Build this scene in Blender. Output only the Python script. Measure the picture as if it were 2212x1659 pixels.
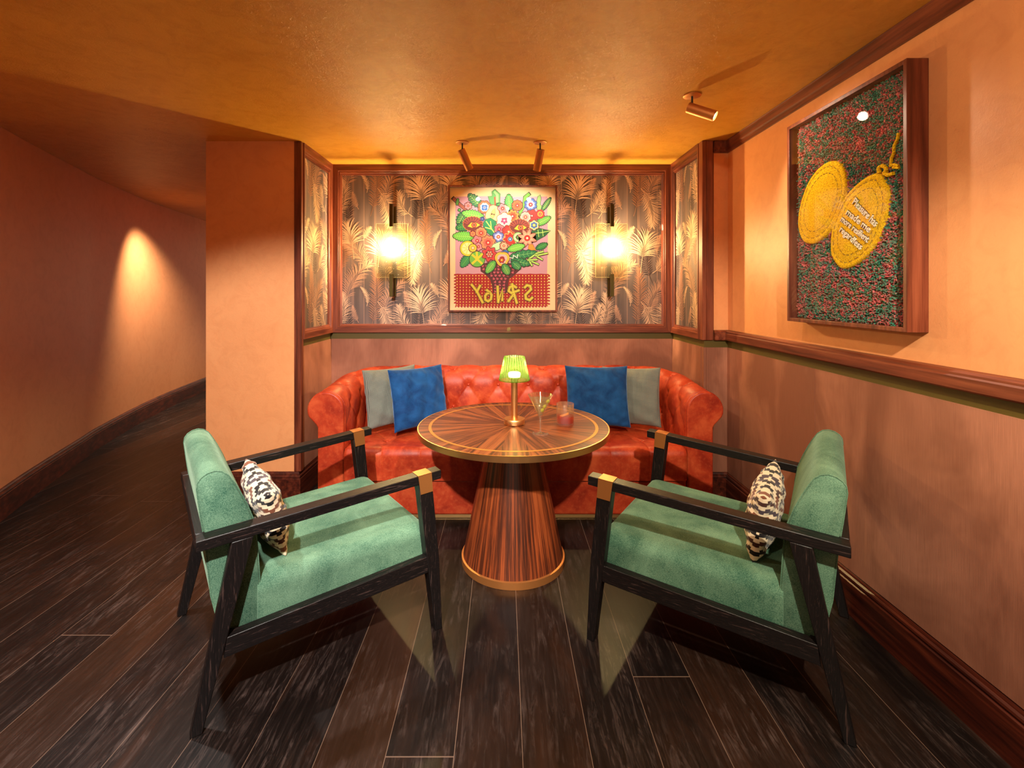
import bpy, bmesh, math, random
from mathutils import Vector, Matrix
from math import pi, sin, cos, radians as R

for o in list(bpy.data.objects): bpy.data.objects.remove(o, do_unlink=True)
SC = bpy.context.scene
COL = SC.collection
random.seed(7)

# ---------------------------------------------------------------- camera
F, CX, CY, HC = 1030.0, 1087.0, 632.0, 1.48        # focal length in px, principal point, camera height
cd = bpy.data.cameras.new('camera'); cam = bpy.data.objects.new('camera', cd); COL.objects.link(cam)
cam.location = (0, 0, HC); cam.rotation_euler = (pi/2, 0, 0)
cd.sensor_width = 36; cd.lens = F/2212*36
cd.shift_x = (1106-CX)/2212; cd.shift_y = -(829.5-CY)/2212
cd.clip_start = 0.02
SC.camera = cam

# ---------------------------------------------------------------- light
SC.view_settings.view_transform = 'Standard'; SC.view_settings.look = 'None'
SC.view_settings.gamma = 1; SC.view_settings.use_curve_mapping = False
SC.view_settings.exposure = 0.9
w = bpy.data.worlds.new('world'); SC.world = w; w.use_nodes = True
w.node_tree.nodes['Background'].inputs[0].default_value = (1.0, 0.64, 0.42, 1)
w.node_tree.nodes['Background'].inputs[1].default_value = 0.45
CEIL = 2.565
SC.cycles.max_bounces = 8; SC.cycles.diffuse_bounces = 4; SC.cycles.glossy_bounces = 4; SC.cycles.transparent_max_bounces = 14
SC.cycles.caustics_reflective = False; SC.cycles.caustics_refractive = False

def spot(name, loc, target, power, col, size, blend=0.3, radius=0.03, parent=None):
    l = bpy.data.lights.new(name, 'SPOT'); l.energy = power; l.color = col
    l.spot_size = R(size); l.spot_blend = blend; l.shadow_soft_size = radius
    o = bpy.data.objects.new(name, l); COL.objects.link(o); o.location = loc
    d = Vector(target)-Vector(loc); o.rotation_euler = d.to_track_quat('-Z', 'Y').to_euler()
    if parent:
        o.parent = parent
    return o
WARM = (1.0, 0.80, 0.56); AMBER = (1.0, 0.66, 0.30); NEUT = (1.0, 0.93, 0.86)
# ceiling downlights of the room, above and behind the viewpoint
spot('downlight', (-0.55, -0.15, 2.50), (-1.25, 2.6, 0.25), 360, NEUT, 60, 0.4, 0.035)
spot('downlight', (0.65, 0.0, 2.50), (0.95, 2.5, 0.3), 190, (1.0, .88, .68), 66, 0.5, 0.035)
spot('downlight', (0.05, 0.7, 2.50), (1.62, 1.8, 1.35), 22, WARM, 110, 0.6, 0.05)
spot('downlight', (-0.80, 2.05, 2.52), (-0.1, 3.3, 0.5), 36, WARM, 95, 0.6, 0.05)
# hallway downlight grazing the curved wall
spot('downlight', (-3.62, 5.25, 2.52), (-4.05, 5.75, 1.0), 180, (1.0, 0.76, 0.55), 84, 1.0, 0.04)
spot('downlight', (-3.0, 6.6, 2.52), (-3.3, 6.9, 0.0), 40, (1.0, 0.75, 0.55), 80, 0.8, 0.03)
spot('downlight', (-1.85, 2.25, 2.52), (-1.45, 1.55, 0.0), 95, NEUT, 88, 0.7, 0.04)

# ---------------------------------------------------------------- materials
def lin(c):
    return tuple(((x/255)/12.92 if x/255 <= 0.04045 else ((x/255+0.055)/1.055)**2.4) for x in c)+(1.0,)

class NT:
    def __init__(s, name):
        s.m = bpy.data.materials.new(name); s.m.use_nodes = True
        s.t = s.m.node_tree; s.b = s.t.nodes['Principled BSDF']; s.out = s.t.nodes['Material Output']
    def n(s, typ, ins=None, **kw):
        nd = s.t.nodes.new(typ)
        for k, v in kw.items(): setattr(nd, k, v)
        if ins:
            for k, v in ins.items():
                if isinstance(v, bpy.types.NodeSocket): s.t.links.new(v, nd.inputs[k])
                else: nd.inputs[k].default_value = v
        return nd
    def link(s, a, b): s.t.links.new(a, b)
    def math(s, op, a, b=0.0, c=0.0):
        nd = s.n('ShaderNodeMath', operation=op)
        for i, v in enumerate((a, b, c)):
            if isinstance(v, bpy.types.NodeSocket): s.t.links.new(v, nd.inputs[i])
            else: nd.inputs[i].default_value = v
        return nd.outputs[0]
    def coord(s, kind='Object'): return s.n('ShaderNodeTexCoord').outputs[kind]
    def mapping(s, vec, scale=(1, 1, 1), rot=(0, 0, 0), loc=(0, 0, 0)):
        return s.n('ShaderNodeMapping', {'Vector': vec, 'Scale': scale, 'Rotation': rot, 'Location': loc}).outputs[0]
    def noise(s, vec, scale, detail=4, rough=0.55, dist=0.0):
        return s.n('ShaderNodeTexNoise', {'Vector': vec, 'Scale': scale, 'Detail': detail, 'Roughness': rough, 'Distortion': dist}).outputs['Fac']
    def ramp(s, fac, stops, interp='LINEAR'):
        r = s.n('ShaderNodeValToRGB', {'Fac': fac}); e = r.color_ramp.elements; r.color_ramp.interpolation = interp
        e[0].position, e[0].color = stops[0][0], stops[0][1]
        e[1].position, e[1].color = stops[-1][0], stops[-1][1]
        for p, c in stops[1:-1]:
            x = e.new(p); x.color = c
        return r.outputs[0]
    def mix(s, fac, a, b, blend='MIX'):
        nd = s.n('ShaderNodeMix', data_type='RGBA', blend_type=blend)
        for k, v in ((0, fac), (6, a), (7, b)):
            if isinstance(v, bpy.types.NodeSocket): s.t.links.new(v, nd.inputs[k])
            else: nd.inputs[k].default_value = v
        return nd.outputs[2]
    def bump(s, h, strength=0.3, dist=0.01, normal=None):
        nd = s.n('ShaderNodeBump', {'Height': h, 'Strength': strength, 'Distance': dist})
        if normal: s.link(normal, nd.inputs['Normal'])
        return nd.outputs[0]
    def set(s, **kw):
        for k, v in kw.items():
            k = {'col': 'Base Color', 'rough': 'Roughness', 'metal': 'Metallic', 'spec': 'Specular IOR Level', 'normal': 'Normal',
                 'sheen': 'Sheen Weight', 'coat': 'Coat Weight', 'coatr': 'Coat Roughness', 'sr': 'Sheen Roughness', 'ec': 'Emission Color', 'es': 'Emission Strength', 'ior': 'IOR', 'alpha': 'Alpha', 'trans': 'Transmission Weight', 'aniso': 'Anisotropic'}[k]
            if isinstance(v, bpy.types.NodeSocket): s.t.links.new(v, s.b.inputs[k])
            else: s.b.inputs[k].default_value = v
        return s.m

M = {}
def flat(name, c, rough=0.6, **kw):
    t = NT(name); M[name] = t.set(col=lin(c), rough=rough, **kw); return M[name]

def plaster(name, base, dark, light, rough, spec=0.5, bumpk=0.25):
    t = NT(name); co = t.coord()
    n1 = t.noise(co, 1.6, 6, 0.6, 0.6); n2 = t.noise(t.mapping(co, (1, 1, 1)), 9, 8, 0.65, 1.2)
    c = t.mix(t.ramp(n1, [(0.35, (0, 0, 0, 1)), (0.65, (1, 1, 1, 1))]), lin(base), lin(light))
    c = t.mix(t.math('MULTIPLY', t.ramp(n2, [(0.30, (1, 1, 1, 1)), (0.55, (0, 0, 0, 1))]), 0.30), c, lin(dark))
    # trowel scratches: thin curved hair lines
    d = t.noise(co, 3.0, 2, 0.5)
    v = t.n('ShaderNodeTexNoise', {'Vector': t.mapping(co, (1, 1, 1)), 'Scale': 14.0, 'Detail': 3.0, 'Distortion': 2.5}).outputs['Fac']
    line = t.ramp(t.math('ABSOLUTE', t.math('SUBTRACT', v, 0.5)), [(0.0, (1, 1, 1, 1)), (0.006, (0, 0, 0, 1))])
    msk = t.ramp(t.noise(co, 5.0, 3), [(0.50, (0, 0, 0, 1)), (0.62, (1, 1, 1, 1))])
    ln = t.math('MULTIPLY', line, msk)
    c = t.mix(t.math('MULTIPLY', ln, 0.45), c, lin(dark))
    h = t.math('ADD', t.math('MULTIPLY', t.noise(co, 40, 8, 0.75, 1.5), 0.6), t.math('MULTIPLY', ln, -0.8))
    M[name] = t.set(col=c, rough=rough, spec=spec, normal=t.bump(h, bumpk, 0.01)); return M[name]
plaster('ceiling_plaster', (220, 154, 58), (180, 112, 36), (228, 164, 64), 0.25, 0.4, 0.6)
plaster('wall_plaster', (230, 158, 104), (206, 132, 82), (233, 164, 110), 0.42, 0.35, 0.2)

def wood(name, c1, c2, c3, scale=(1, 1, 1), rough=0.35, dens=26, spec=0.5, coat=0.0, bumpk=0.06, obj=True):
    t = NT(name); co = t.mapping(t.coord(), scale)
    big = t.noise(co, 3.0, 3, 0.5, 0.8)
    wv = t.n('ShaderNodeTexNoise', {'Vector': t.mapping(co, (1, 1, 1), loc=(3, 1, 2)), 'Scale': float(dens), 'Detail': 6.0, 'Roughness': 0.6, 'Distortion': 0.3}).outputs['Fac']
    f = t.math('ADD', t.math('MULTIPLY', wv, 0.7), t.math('MULTIPLY', big, 0.3))
    c = t.ramp(f, [(0.38, lin(c1)), (0.5, lin(c2)), (0.62, lin(c3))])
    M[name] = t.set(col=c, rough=rough, spec=spec, coat=coat, normal=t.bump(wv, bumpk, 0.004)); return M[name]
# red-brown trim wood: grain along X, along Y, along Z
for ax, sc in (('x', (.06, 1, 1)), ('y', (1, .06, 1)), ('z', (1, 1, .06))):
    wood('trim_wood_'+ax, (76, 30, 16), (110, 50, 30), (138, 72, 46), sc, 0.40, 34, coat=0.08)
    # wire brushed black oak
    t = NT('black_oak_'+ax); co = t.mapping(t.coord(), sc)
    g = t.noise(co, 130, 4, 0.6, 0.2); g2 = t.noise(co, 14, 4, 0.6, 2.0)
    wv = t.math('ABSOLUTE', t.math('SINE', t.math('MULTIPLY', g2, 60)))
    grain = t.math('MAXIMUM', t.ramp(g, [(0.60, (0, 0, 0, 1)), (0.68, (.75, .75, .75, 1))]), t.math('MULTIPLY', t.ramp(wv, [(0.0, (1, 1, 1, 1)), (0.16, (0, 0, 0, 1))]), 0.45))
    c = t.mix(grain, lin((15, 11, 11)), lin((72, 54, 50)))
    M['black_oak_'+ax] = t.set(col=c, rough=0.42, spec=0.4, normal=t.bump(t.math('MULTIPLY', g, -1), 0.25, 0.003))

wood('base_wood', (44, 14, 8), (74, 28, 16), (104, 46, 28), (1, .06, 1), 0.36, 34)  # baseboards: darker than the trim wood, their dim light put into the colour
def wainscot():
    t = NT('wainscot_veneer'); co = t.coord()
    fine = t.noise(t.mapping(co, (1, 1, .02)), 420, 3, 0.6)
    cl = t.noise(t.mapping(co, (1, 1, .6)), 2.6, 4, 0.55, 0.5)
    c = t.mix(t.ramp(cl, [(0.40, (0, 0, 0, 1)), (0.62, (1, 1, 1, 1))]), lin((138, 88, 68)), lin((184, 124, 98)))
    c = t.mix(t.math('MULTIPLY', t.ramp(fine, [(0.42, (1, 1, 1, 1)), (0.6, (0, 0, 0, 1))]), 0.22), c, lin((112, 66, 50)))
    M['wainscot_veneer'] = t.set(col=c, rough=0.55, spec=0.3, normal=t.bump(fine, 0.12, 0.003))
wainscot()

def floor_mat():
    t = NT('smoked_oak_planks'); co = t.coord()
    sx = t.n('ShaderNodeSeparateXYZ', {'Vector': co})
    px = t.math('DIVIDE', t.math('SUBTRACT', sx.outputs[0], 0.062), 0.219)
    idx = t.math('FLOOR', px); fx = t.math('FRACT', px)
    wn = t.n('ShaderNodeTexWhiteNoise', {'W': idx}, noise_dimensions='1D').outputs['Value']
    py = t.math('ADD', t.math('DIVIDE', sx.outputs[1], 3.4), t.math('MULTIPLY', wn, 7.3))
    iy = t.math('FLOOR', py); fy = t.math('FRACT', py)
    wn2 = t.n('ShaderNodeTexWhiteNoise', {'Vector': t.n('ShaderNodeCombineXYZ', {'X': idx, 'Y': iy}).outputs[0]}, noise_dimensions='2D').outputs['Value']
    off = t.n('ShaderNodeCombineXYZ', {'X': t.math('MULTIPLY', wn2, 9.0), 'Y': t.math('MULTIPLY', wn2, 23.0)}).outputs[0]
    v = t.n('ShaderNodeVectorMath', {0: co, 1: off}, operation='ADD').outputs[0]
    g = t.noise(t.mapping(v, (1, .07, 1)), 60, 6, 0.65, 0.4)
    g2 = t.noise(t.mapping(v, (1, .25, 1)), 5, 5, 0.6, 1.0)
    c = t.ramp(g, [(0.3, lin((9, 6, 5))), (0.55, lin((21, 15, 13))), (0.75, lin((42, 31, 26)))])
    c = t.mix(t.ramp(g2, [(0.5, (0, 0, 0, 1)), (0.72, (.5, .5, .5, 1))]), c, lin((58, 32, 18)))
    c = t.mix(t.ramp(wn2, [(0.0, (.45, .45, .45, 1)), (0.85, (0, 0, 0, 1)), (1.0, (0, 0, 0, 1))]), c, lin((13, 9, 9)))
    c = t.mix(t.ramp(wn2, [(0.88, (0, 0, 0, 1)), (1.0, (.12, .12, .12, 1))]), c, lin((110, 66, 34)))
    # scuffs
    s1 = t.noise(t.mapping(co, (1, 1, 1), rot=(0, 0, .7)), 2.2, 5, 0.65, 1.0)
    s2 = t.n('ShaderNodeTexNoise', {'Vector': t.mapping(co, (1, .12, 1), rot=(0, 0, 1.0)), 'Scale': 48.0, 'Detail': 8.0, 'Roughness': 0.75, 'Distortion': 1.0}).outputs['Fac']
    sc = t.math('MULTIPLY', t.ramp(s1, [(0.42, (0, 0, 0, 1)), (0.62, (1, 1, 1, 1))]), t.ramp(s2, [(0.50, (0, 0, 0, 1)), (0.72, (1, 1, 1, 1))]))
    c = t.mix(t.math('MULTIPLY', sc, 0.5), c, lin((112, 94, 88)))
    gx = t.math('MINIMUM', fx, t.math('SUBTRACT', 1.0, fx)); gy = t.math('MINIMUM', fy, t.math('SUBTRACT', 1.0, fy))
    gap = t.math('MAXIMUM', t.math('LESS_THAN', gx, 0.0055), t.math('LESS_THAN', gy, 0.0006))
    c = t.mix(t.math('MULTIPLY', gap, 0.42), c, lin((150, 122, 104)))
    rg = t.math('ADD', 0.30, t.math('MULTIPLY', g, 0.22))
    h = t.math('SUBTRACT', t.math('MULTIPLY', g, 0.4), gap)
    M['floor'] = t.set(col=c, rough=rg, spec=0.32, normal=t.bump(h, 0.22, 0.004))
floor_mat()

def metal(name, c, rough=0.28, aniso=0.3, m=1.0):
    t = NT(name); n = t.noise(t.coord(), 30, 3)
    M[name] = t.set(col=lin(c), metal=m, rough=t.math('ADD', rough-.04, t.math('MULTIPLY', n, .08)), aniso=aniso)
metal('brass', (236, 182, 118), 0.34); metal('aged_brass', (200, 130, 70), 0.42, m=0.75); metal('bronze', (86, 74, 42), 0.38)
flat('black_metal', (22, 18, 16), 0.4); flat('olive_band', (84, 70, 22), 0.5)

def leather():
    t = NT('red_leather'); co = t.coord()
    n = t.noise(co, 7, 6, 0.62, 0.4); n2 = t.noise(co, 45, 5, 0.6)
    c = t.ramp(n, [(0.32, lin((140, 36, 18))), (0.5, lin((172, 56, 28))), (0.68, lin((196, 82, 44)))])
    c = t.mix(t.ramp(n2, [(0.5, (0, 0, 0, 1)), (0.75, (.35, .35, .35, 1))]), c, lin((218, 104, 60)))
    v = t.n('ShaderNodeTexVoronoi', {'Vector': co, 'Scale': 420.0}, feature='DISTANCE_TO_EDGE').outputs['Distance']
    M['red_leather'] = t.set(col=c, rough=0.46, spec=0.35, normal=t.bump(v, 0.05, 0.002))
leather()

def fabric(name, c1, c2, scale=420, sheen=0.3, sc=(0.5, 0.5, 0.5, 1), rough=0.9, k=0.5, patch=5):
    t = NT(name); co = t.coord()
    sx = t.n('ShaderNodeSeparateXYZ', {'Vector': co})
    wv = t.noise(co, scale, 2, 0.7); n = t.noise(co, patch, 5, 0.6, 0.6)
    f = t.math('ADD', t.math('MULTIPLY', wv, k), t.math('MULTIPLY', n, 1-k))
    c = t.ramp(f, [(0.36, lin(c1)), (0.64, lin(c2))])
    t.b.inputs['Sheen Tint'].default_value = sc
    M[name] = t.set(col=c, rough=rough, spec=0.15, sheen=sheen, sr=0.4, normal=t.bump(wv, 0.35, 0.002)); return M[name]
fabric('green_weave', (40, 80, 64), (116, 152, 124), 330, 0.25, (0.5, 0.7, 0.5, 1))
fabric('blue_velvet', (10, 42, 92), (30, 88, 150), 500, 0.6, (0.3, 0.5, 0.9, 1), 0.75, 0.45, 9)
def grey_weave():
    t = NT('grey_weave'); co = t.coord()
    ch = t.n('ShaderNodeTexChecker', {'Vector': t.mapping(co, (1, 1, 0.001), rot=(0, 0, .785)), 'Scale': 170.0}).outputs['Fac']
    n = t.noise(co, 200, 2)
    c = t.mix(ch, lin((84, 92, 88)), lin((142, 146, 136)))
    c = t.mix(t.math('MULTIPLY', n, 0.4), c, lin((104, 110, 104)))
    M['grey_weave'] = t.set(col=c, rough=0.9, spec=0.15, sheen=0.2, normal=t.bump(n, 0.3, 0.002))
grey_weave()
def zigzag():
    t = NT('zigzag_weave'); s = t.n('ShaderNodeSeparateXYZ', {'Vector': t.coord()})
    cw, rh = 0.018, 0.0165
    cx = t.math('FLOOR', t.math('DIVIDE', s.outputs[0], cw))
    tri = t.math('ABSOLUTE', t.math('SUBTRACT', t.math('MODULO', t.math('ADD', cx, 4000), 8.0), 4.0))
    y = t.math('ADD', t.math('DIVIDE', s.outputs[1], rh), t.math('MULTIPLY', tri, 0.5))
    fy = t.math('MODULO', t.math('ADD', y, 4000), 2.0)
    dark = t.math('LESS_THAN', fy, 1.0)
    k = t.n('ShaderNodeCombineXYZ', {'X': t.math('FLOOR', t.math('DIVIDE', t.math('ADD', cx, 2), 4.0)), 'Y': t.math('FLOOR', t.math('DIVIDE', y, 2.0))}).outputs[0]
    wn = t.n('ShaderNodeTexWhiteNoise', {'Vector': k}, noise_dimensions='2D').outputs['Value']
    dk = t.ramp(wn, [(0.0, lin((24, 18, 20))), (0.4, lin((70, 34, 26))), (0.6, lin((120, 68, 46))), (0.85, lin((70, 56, 66)))], 'CONSTANT')
    c = t.mix(dark, lin((226, 206, 176)), dk); n = t.noise(t.coord(), 400, 2)
    M['zigzag_weave'] = t.set(col=c, rough=0.85, spec=0.15, sheen=0.2, normal=t.bump(n, 0.3, 0.002))
zigzag()

def table_woods():
    for name in ('sunburst_veneer', 'cone_veneer'):
        t = NT(name); s = t.n('ShaderNodeSeparateXYZ', {'Vector': t.coord()})
        a = t.math('ARCTAN2', s.outputs[1], s.outputs[0])
        N = 20.0 if name == 'sunburst_veneer' else 14.0
        q = t.math('ADD', t.math('MULTIPLY', a, N/(2*pi)), 100.5)
        k = t.math('FLOOR', q); loc = t.math('MULTIPLY', t.math('SUBTRACT', t.math('FRACT', q), 0.5), 2*pi/N)
        r = t.math('SQRT', t.math('ADD', t.math('POWER', s.outputs[0], 2.0), t.math('POWER', s.outputs[1], 2.0)))
        if name == 'sunburst_veneer':
            p = t.math('MULTIPLY', t.math('SINE', t.math('ABSOLUTE', loc)), r)
            l = r
        else:
            p = t.math('MULTIPLY', t.math('ABSOLUTE', loc), 0.22); l = s.outputs[2]
        vec = t.n('ShaderNodeCombineXYZ', {'X': t.math('ADD', p, t.math('MULTIPLY', k, 0.37)), 'Y': t.math('MULTIPLY', l, 0.02), 'Z': 0.0}).outputs[0]
        g = t.noise(vec, 62, 3, 0.5); g2 = t.noise(vec, 330, 3, 0.6)
        f = t.math('ADD', t.math('MULTIPLY', g, 0.62), t.math('MULTIPLY', g2, 0.38))
        c = t.ramp(f, [(0.34, lin((42, 20, 12))), (0.45, lin((82, 40, 20))), (0.54, lin((132, 70, 34))), (0.70, lin((162, 92, 48)))] if name == 'sunburst_veneer' else [(0.34, lin((38, 18, 12))), (0.46, lin((76, 34, 18))), (0.56, lin((132, 60, 28))), (0.70, lin((160, 84, 42)))])
        M[name] = t.set(col=c, rough=0.34, spec=0.4, coat=0.15, coatr=0.2)
table_woods()

def thin(name, tint, gloss=0.10, rough=0.03, bumpk=0.0, transl=0.0, tcol=(1, 1, 1, 1), scale=120):
    """thin clear sheet: a transparent layer with a share of mirror reflection"""
    t = NT(name); t.t.nodes.remove(t.b)
    tr = t.n('ShaderNodeBsdfTransparent', {'Color': tint})
    gl = t.n('ShaderNodeBsdfGlossy', {'Color': (1, 1, 1, 1), 'Roughness': rough})
    ge = t.n('ShaderNodeNewGeometry')
    dt = t.n('ShaderNodeVectorMath', {0: ge.outputs['Incoming'], 1: ge.outputs['Normal']}, operation='DOT_PRODUCT').outputs['Value']
    fr = t.math('POWER', t.math('SUBTRACT', 1.0, t.math('ABSOLUTE', dt)), 5.0)      # Schlick's approximation for both sides of the sheet
    if bumpk:
        h = t.n('ShaderNodeTexVoronoi', {'Vector': t.coord(), 'Scale': float(scale)}).outputs['Distance']
        b = t.bump(t.ramp(h, [(0.0, (0, 0, 0, 1)), (0.3, (1, 1, 1, 1))]), bumpk, 0.004)
        t.link(b, gl.inputs['Normal'])
    f = t.math('ADD', t.math('MULTIPLY', fr, 1.0-gloss), gloss)
    mx = t.n('ShaderNodeMixShader', {0: f, 1: tr.outputs[0], 2: gl.outputs[0]})
    o = mx.outputs[0]
    if transl:
        tl = t.n('ShaderNodeBsdfTranslucent', {'Color': tcol})
        o = t.n('ShaderNodeMixShader', {0: transl, 1: o, 2: tl.outputs[0]}).outputs[0]
    t.link(o, t.out.inputs['Surface']); M[name] = t.m; return t.m
thin('picture_glass', (1, 1, 1, 1), 0.015, 0.004)
thin('seeded_glass', (0.88, 0.86, 0.76, 1), 0.04, 0.05, 0.25, 0.025, (1, .95, .8, 1))
thin('ribbed_glass', (0.70, 0.62, 0.36, 1), 0.03, 0.12, 0.3)
thin('glass_edge', (0.80, 0.74, 0.55, 1), 0.12, 0.15, 0, 0.30, (1, .92, .68, 1))
thin('clear_glass', (0.95, 0.96, 0.94, 1), 0.14, 0.03, 0, 0.05, (1, 1, 1, 1))
thin('rocks_glass', (0.97, 0.93, 0.90, 1), 0.14, 0.04, 0, 0.10, (1, .8, .7, 1))
thin('green_glass', (0.42, 0.66, 0.20, 1), 0.10, 0.08, 0.0, 0.10, (0.42, 0.74, 0.14, 1))
thin('clear_liquid', (0.93, 0.94, 0.84, 1), 0.10, 0.02, 0, 0.06, (1, 1, .85, 1))
thin('red_liquid', (0.95, 0.16, 0.05, 1), 0.05, 0.02, 0, 0.25, (1, .12, .04, 1))
thin('ice', (0.95, 0.80, 0.70, 1), 0.10, 0.08, 0.4, 0.1, (1, .9, .8, 1), 60)
flat('olive_skin', (206, 196, 40), 0.3); flat('orange_peel', (238, 160, 50), 0.5)
def emis(name, col, s):
    t = NT(name); t.t.nodes.remove(t.b)
    e = t.n('ShaderNodeEmission', {'Color': col, 'Strength': s}); t.link(e.outputs[0], t.out.inputs['Surface']); M[name] = t.m
emis('sconce_bulb', (1.0, 0.75, 0.38, 1), 1700.0)
emis('lamp_led', (1.0, 0.90, 0.55, 1), 14.0)
emis('spot_lens', (1.0, 0.86, 0.66, 1), 9.0)

# ---------------------------------------------------------------- mesh helpers
class MB:
    def __init__(s): s.v = []; s.f = []; s.mi = []
    def add(s, vs, fs, mi=0):
        o = len(s.v); s.v += [tuple(p) for p in vs]; s.f += [tuple(i+o for i in f) for f in fs]; s.mi += [mi]*len(fs); return s
    def box(s, x0, x1, y0, y1, z0, z1, mi=0):
        v = [(x, y, z) for z in (z0, z1) for y in (y0, y1) for x in (x0, x1)]
        return s.add(v, [(0, 2, 3, 1), (4, 5, 7, 6), (0, 1, 5, 4), (2, 6, 7, 3), (0, 4, 6, 2), (1, 3, 7, 5)], mi)
    def prism(s, poly, fn, t0, t1, mi=0):
        """poly: 2D outline, fn(a,b,t)->3D"""
        n = len(poly); v = [fn(a, b, t0) for a, b in poly]+[fn(a, b, t1) for a, b in poly]
        f = [tuple(range(n))[::-1], tuple(range(n, 2*n))]+[(i, (i+1) % n, n+(i+1) % n, n+i) for i in range(n)]
        return s.add(v, f, mi)
    def lathe(s, prof, n=48, c=(0, 0, 0), cap0=False, cap1=False, mi=0):
        vs = []; fs = []
        for r, z in prof:
            for k in range(n):
                a = 2*pi*k/n; vs.append((c[0]+r*cos(a), c[1]+r*sin(a), c[2]+z))
        for j in range(len(prof)-1):
            for k in range(n):
                a, b = j*n+k, j*n+(k+1) % n; fs.append((a, b, b+n, a+n))
        if cap0: fs.append(tuple(range(n))[::-1])
        if cap1: fs.append(tuple(range((len(prof)-1)*n, len(prof)*n)))
        return s.add(vs, fs, mi)
    def tube(s, p0, p1, r0, r1=None, n=24, mi=0, caps=True):
        p0, p1 = Vector(p0), Vector(p1); r1 = r0 if r1 is None else r1
        q = (p1-p0).to_track_quat('Z', 'Y'); vs = []
        for p, r in ((p0, r0), (p1, r1)):
            for k in range(n):
                a = 2*pi*k/n; vs.append(p+q @ Vector((r*cos(a), r*sin(a), 0)))
        fs = [(k, (k+1) % n, n+(k+1) % n, n+k) for k in range(n)]
        if caps: fs += [tuple(range(n))[::-1], tuple(range(n, 2*n))]
        return s.add(vs, fs, mi)
    def sweep(s, prof, path, mi=0, closed=False):
        """prof: (out,z) closed outline; path: 2D points; 'out' is to the right hand of the travel direction"""
        n = len(prof); m = len(path); vs = []
        for i, p in enumerate(path):
            p = Vector(p)
            if closed: a = Vector(path[i-1]); b = Vector(path[(i+1) % m])
            else: a = Vector(path[max(i-1, 0)]); b = Vector(path[min(i+1, m-1)])
            d1 = (p-a).normalized() if (p-a).length > 1e-9 else (b-p).normalized()
            d2 = (b-p).normalized() if (b-p).length > 1e-9 else d1
            n1 = Vector((d1.y, -d1.x)); n2 = Vector((d2.y, -d2.x)); nn = (n1+n2)
            nn = nn/max(nn.length_squared/2, 1e-6)
            for o, z in prof: vs.append((p.x+nn.x*o, p.y+nn.y*o, z))
        fs = []
        for i in range(m if closed else m-1):
            for k in range(n):
                a = i*n+k; b = i*n+(k+1) % n; c = ((i+1) % m)*n+(k+1) % n; d = ((i+1) % m)*n+k
                fs.append((a, b, c, d))
        if not closed: fs += [tuple(range(n)), tuple(range((m-1)*n, m*n))[::-1]]
        return s.add(vs, fs, mi)
    def grid(s, fn, nu, nv, mi=0, closeu=False):
        vs = [fn(i/(nu-1 if not closeu else nu), j/(nv-1)) for j in range(nv) for i in range(nu)]
        fs = []
        for j in range(nv-1):
            for i in range(nu if closeu else nu-1):
                a = j*nu+i; b = j*nu+(i+1) % nu; fs.append((a, b, b+nu, a+nu))
        return s.add(vs, fs, mi)
    def build(s, name, mats, parent=None, smooth=False, bevel=0, seg=2, angle=35, sub=0, mtx=None):
        me = bpy.data.meshes.new(name); me.from_pydata([tuple(x) for x in s.v], [], s.f)
        if not isinstance(mats, (list, tuple)): mats = [mats]
        for m in mats: me.materials.append(M[m] if isinstance(m, str) else m)
        me.polygons.foreach_set('material_index', s.mi)
        bm = bmesh.new(); bm.from_mesh(me); bmesh.ops.recalc_face_normals(bm, faces=bm.faces); bm.to_mesh(me); bm.free()
        if smooth:
            me.polygons.foreach_set('use_smooth', [True]*len(me.polygons))
            try: me.set_sharp_from_angle(angle=R(angle))
            except Exception: pass
        me.update()
        o = bpy.data.objects.new(name, me); COL.objects.link(o)
        if parent: o.parent = parent
        if mtx is not None: o.matrix_local = mtx
        if bevel:
            b = o.modifiers.new('bevel', 'BEVEL'); b.width = bevel; b.segments = seg; b.limit_method = 'ANGLE'; b.angle_limit = R(40)
            if not smooth:
                me.polygons.foreach_set('use_smooth', [True]*len(me.polygons))
                try: me.set_sharp_from_angle(angle=R(60))
                except Exception: pass
                b.harden_normals = False
        if sub:
            u = o.modifiers.new('sub', 'SUBSURF'); u.levels = sub; u.render_levels = sub
        return o
def empty(name, loc, rz=0, label=None, cat=None, group=None):
    o = bpy.data.objects.new(name, None); COL.objects.link(o); o.location = loc; o.rotation_euler = (0, 0, rz); o.empty_display_size = .1
    tag(o, label, cat, group); return o
def tag(o, label=None, cat=None, group=None, kind=None):
    if label: o['label'] = label
    if cat: o['category'] = cat
    if group: o['group'] = group
    if kind: o['kind'] = kind
    return o
def struct(o): o['kind'] = 'structure'; return o

# ================================================================ ROOM SHELL
YP, YB = 3.42, 4.06                # pillar face, alcove back wall
XL, XR, XW = -1.47, 1.445, 1.612   # alcove sides, right wall
XPL = -2.132                       # free edge of the pillar
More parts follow.
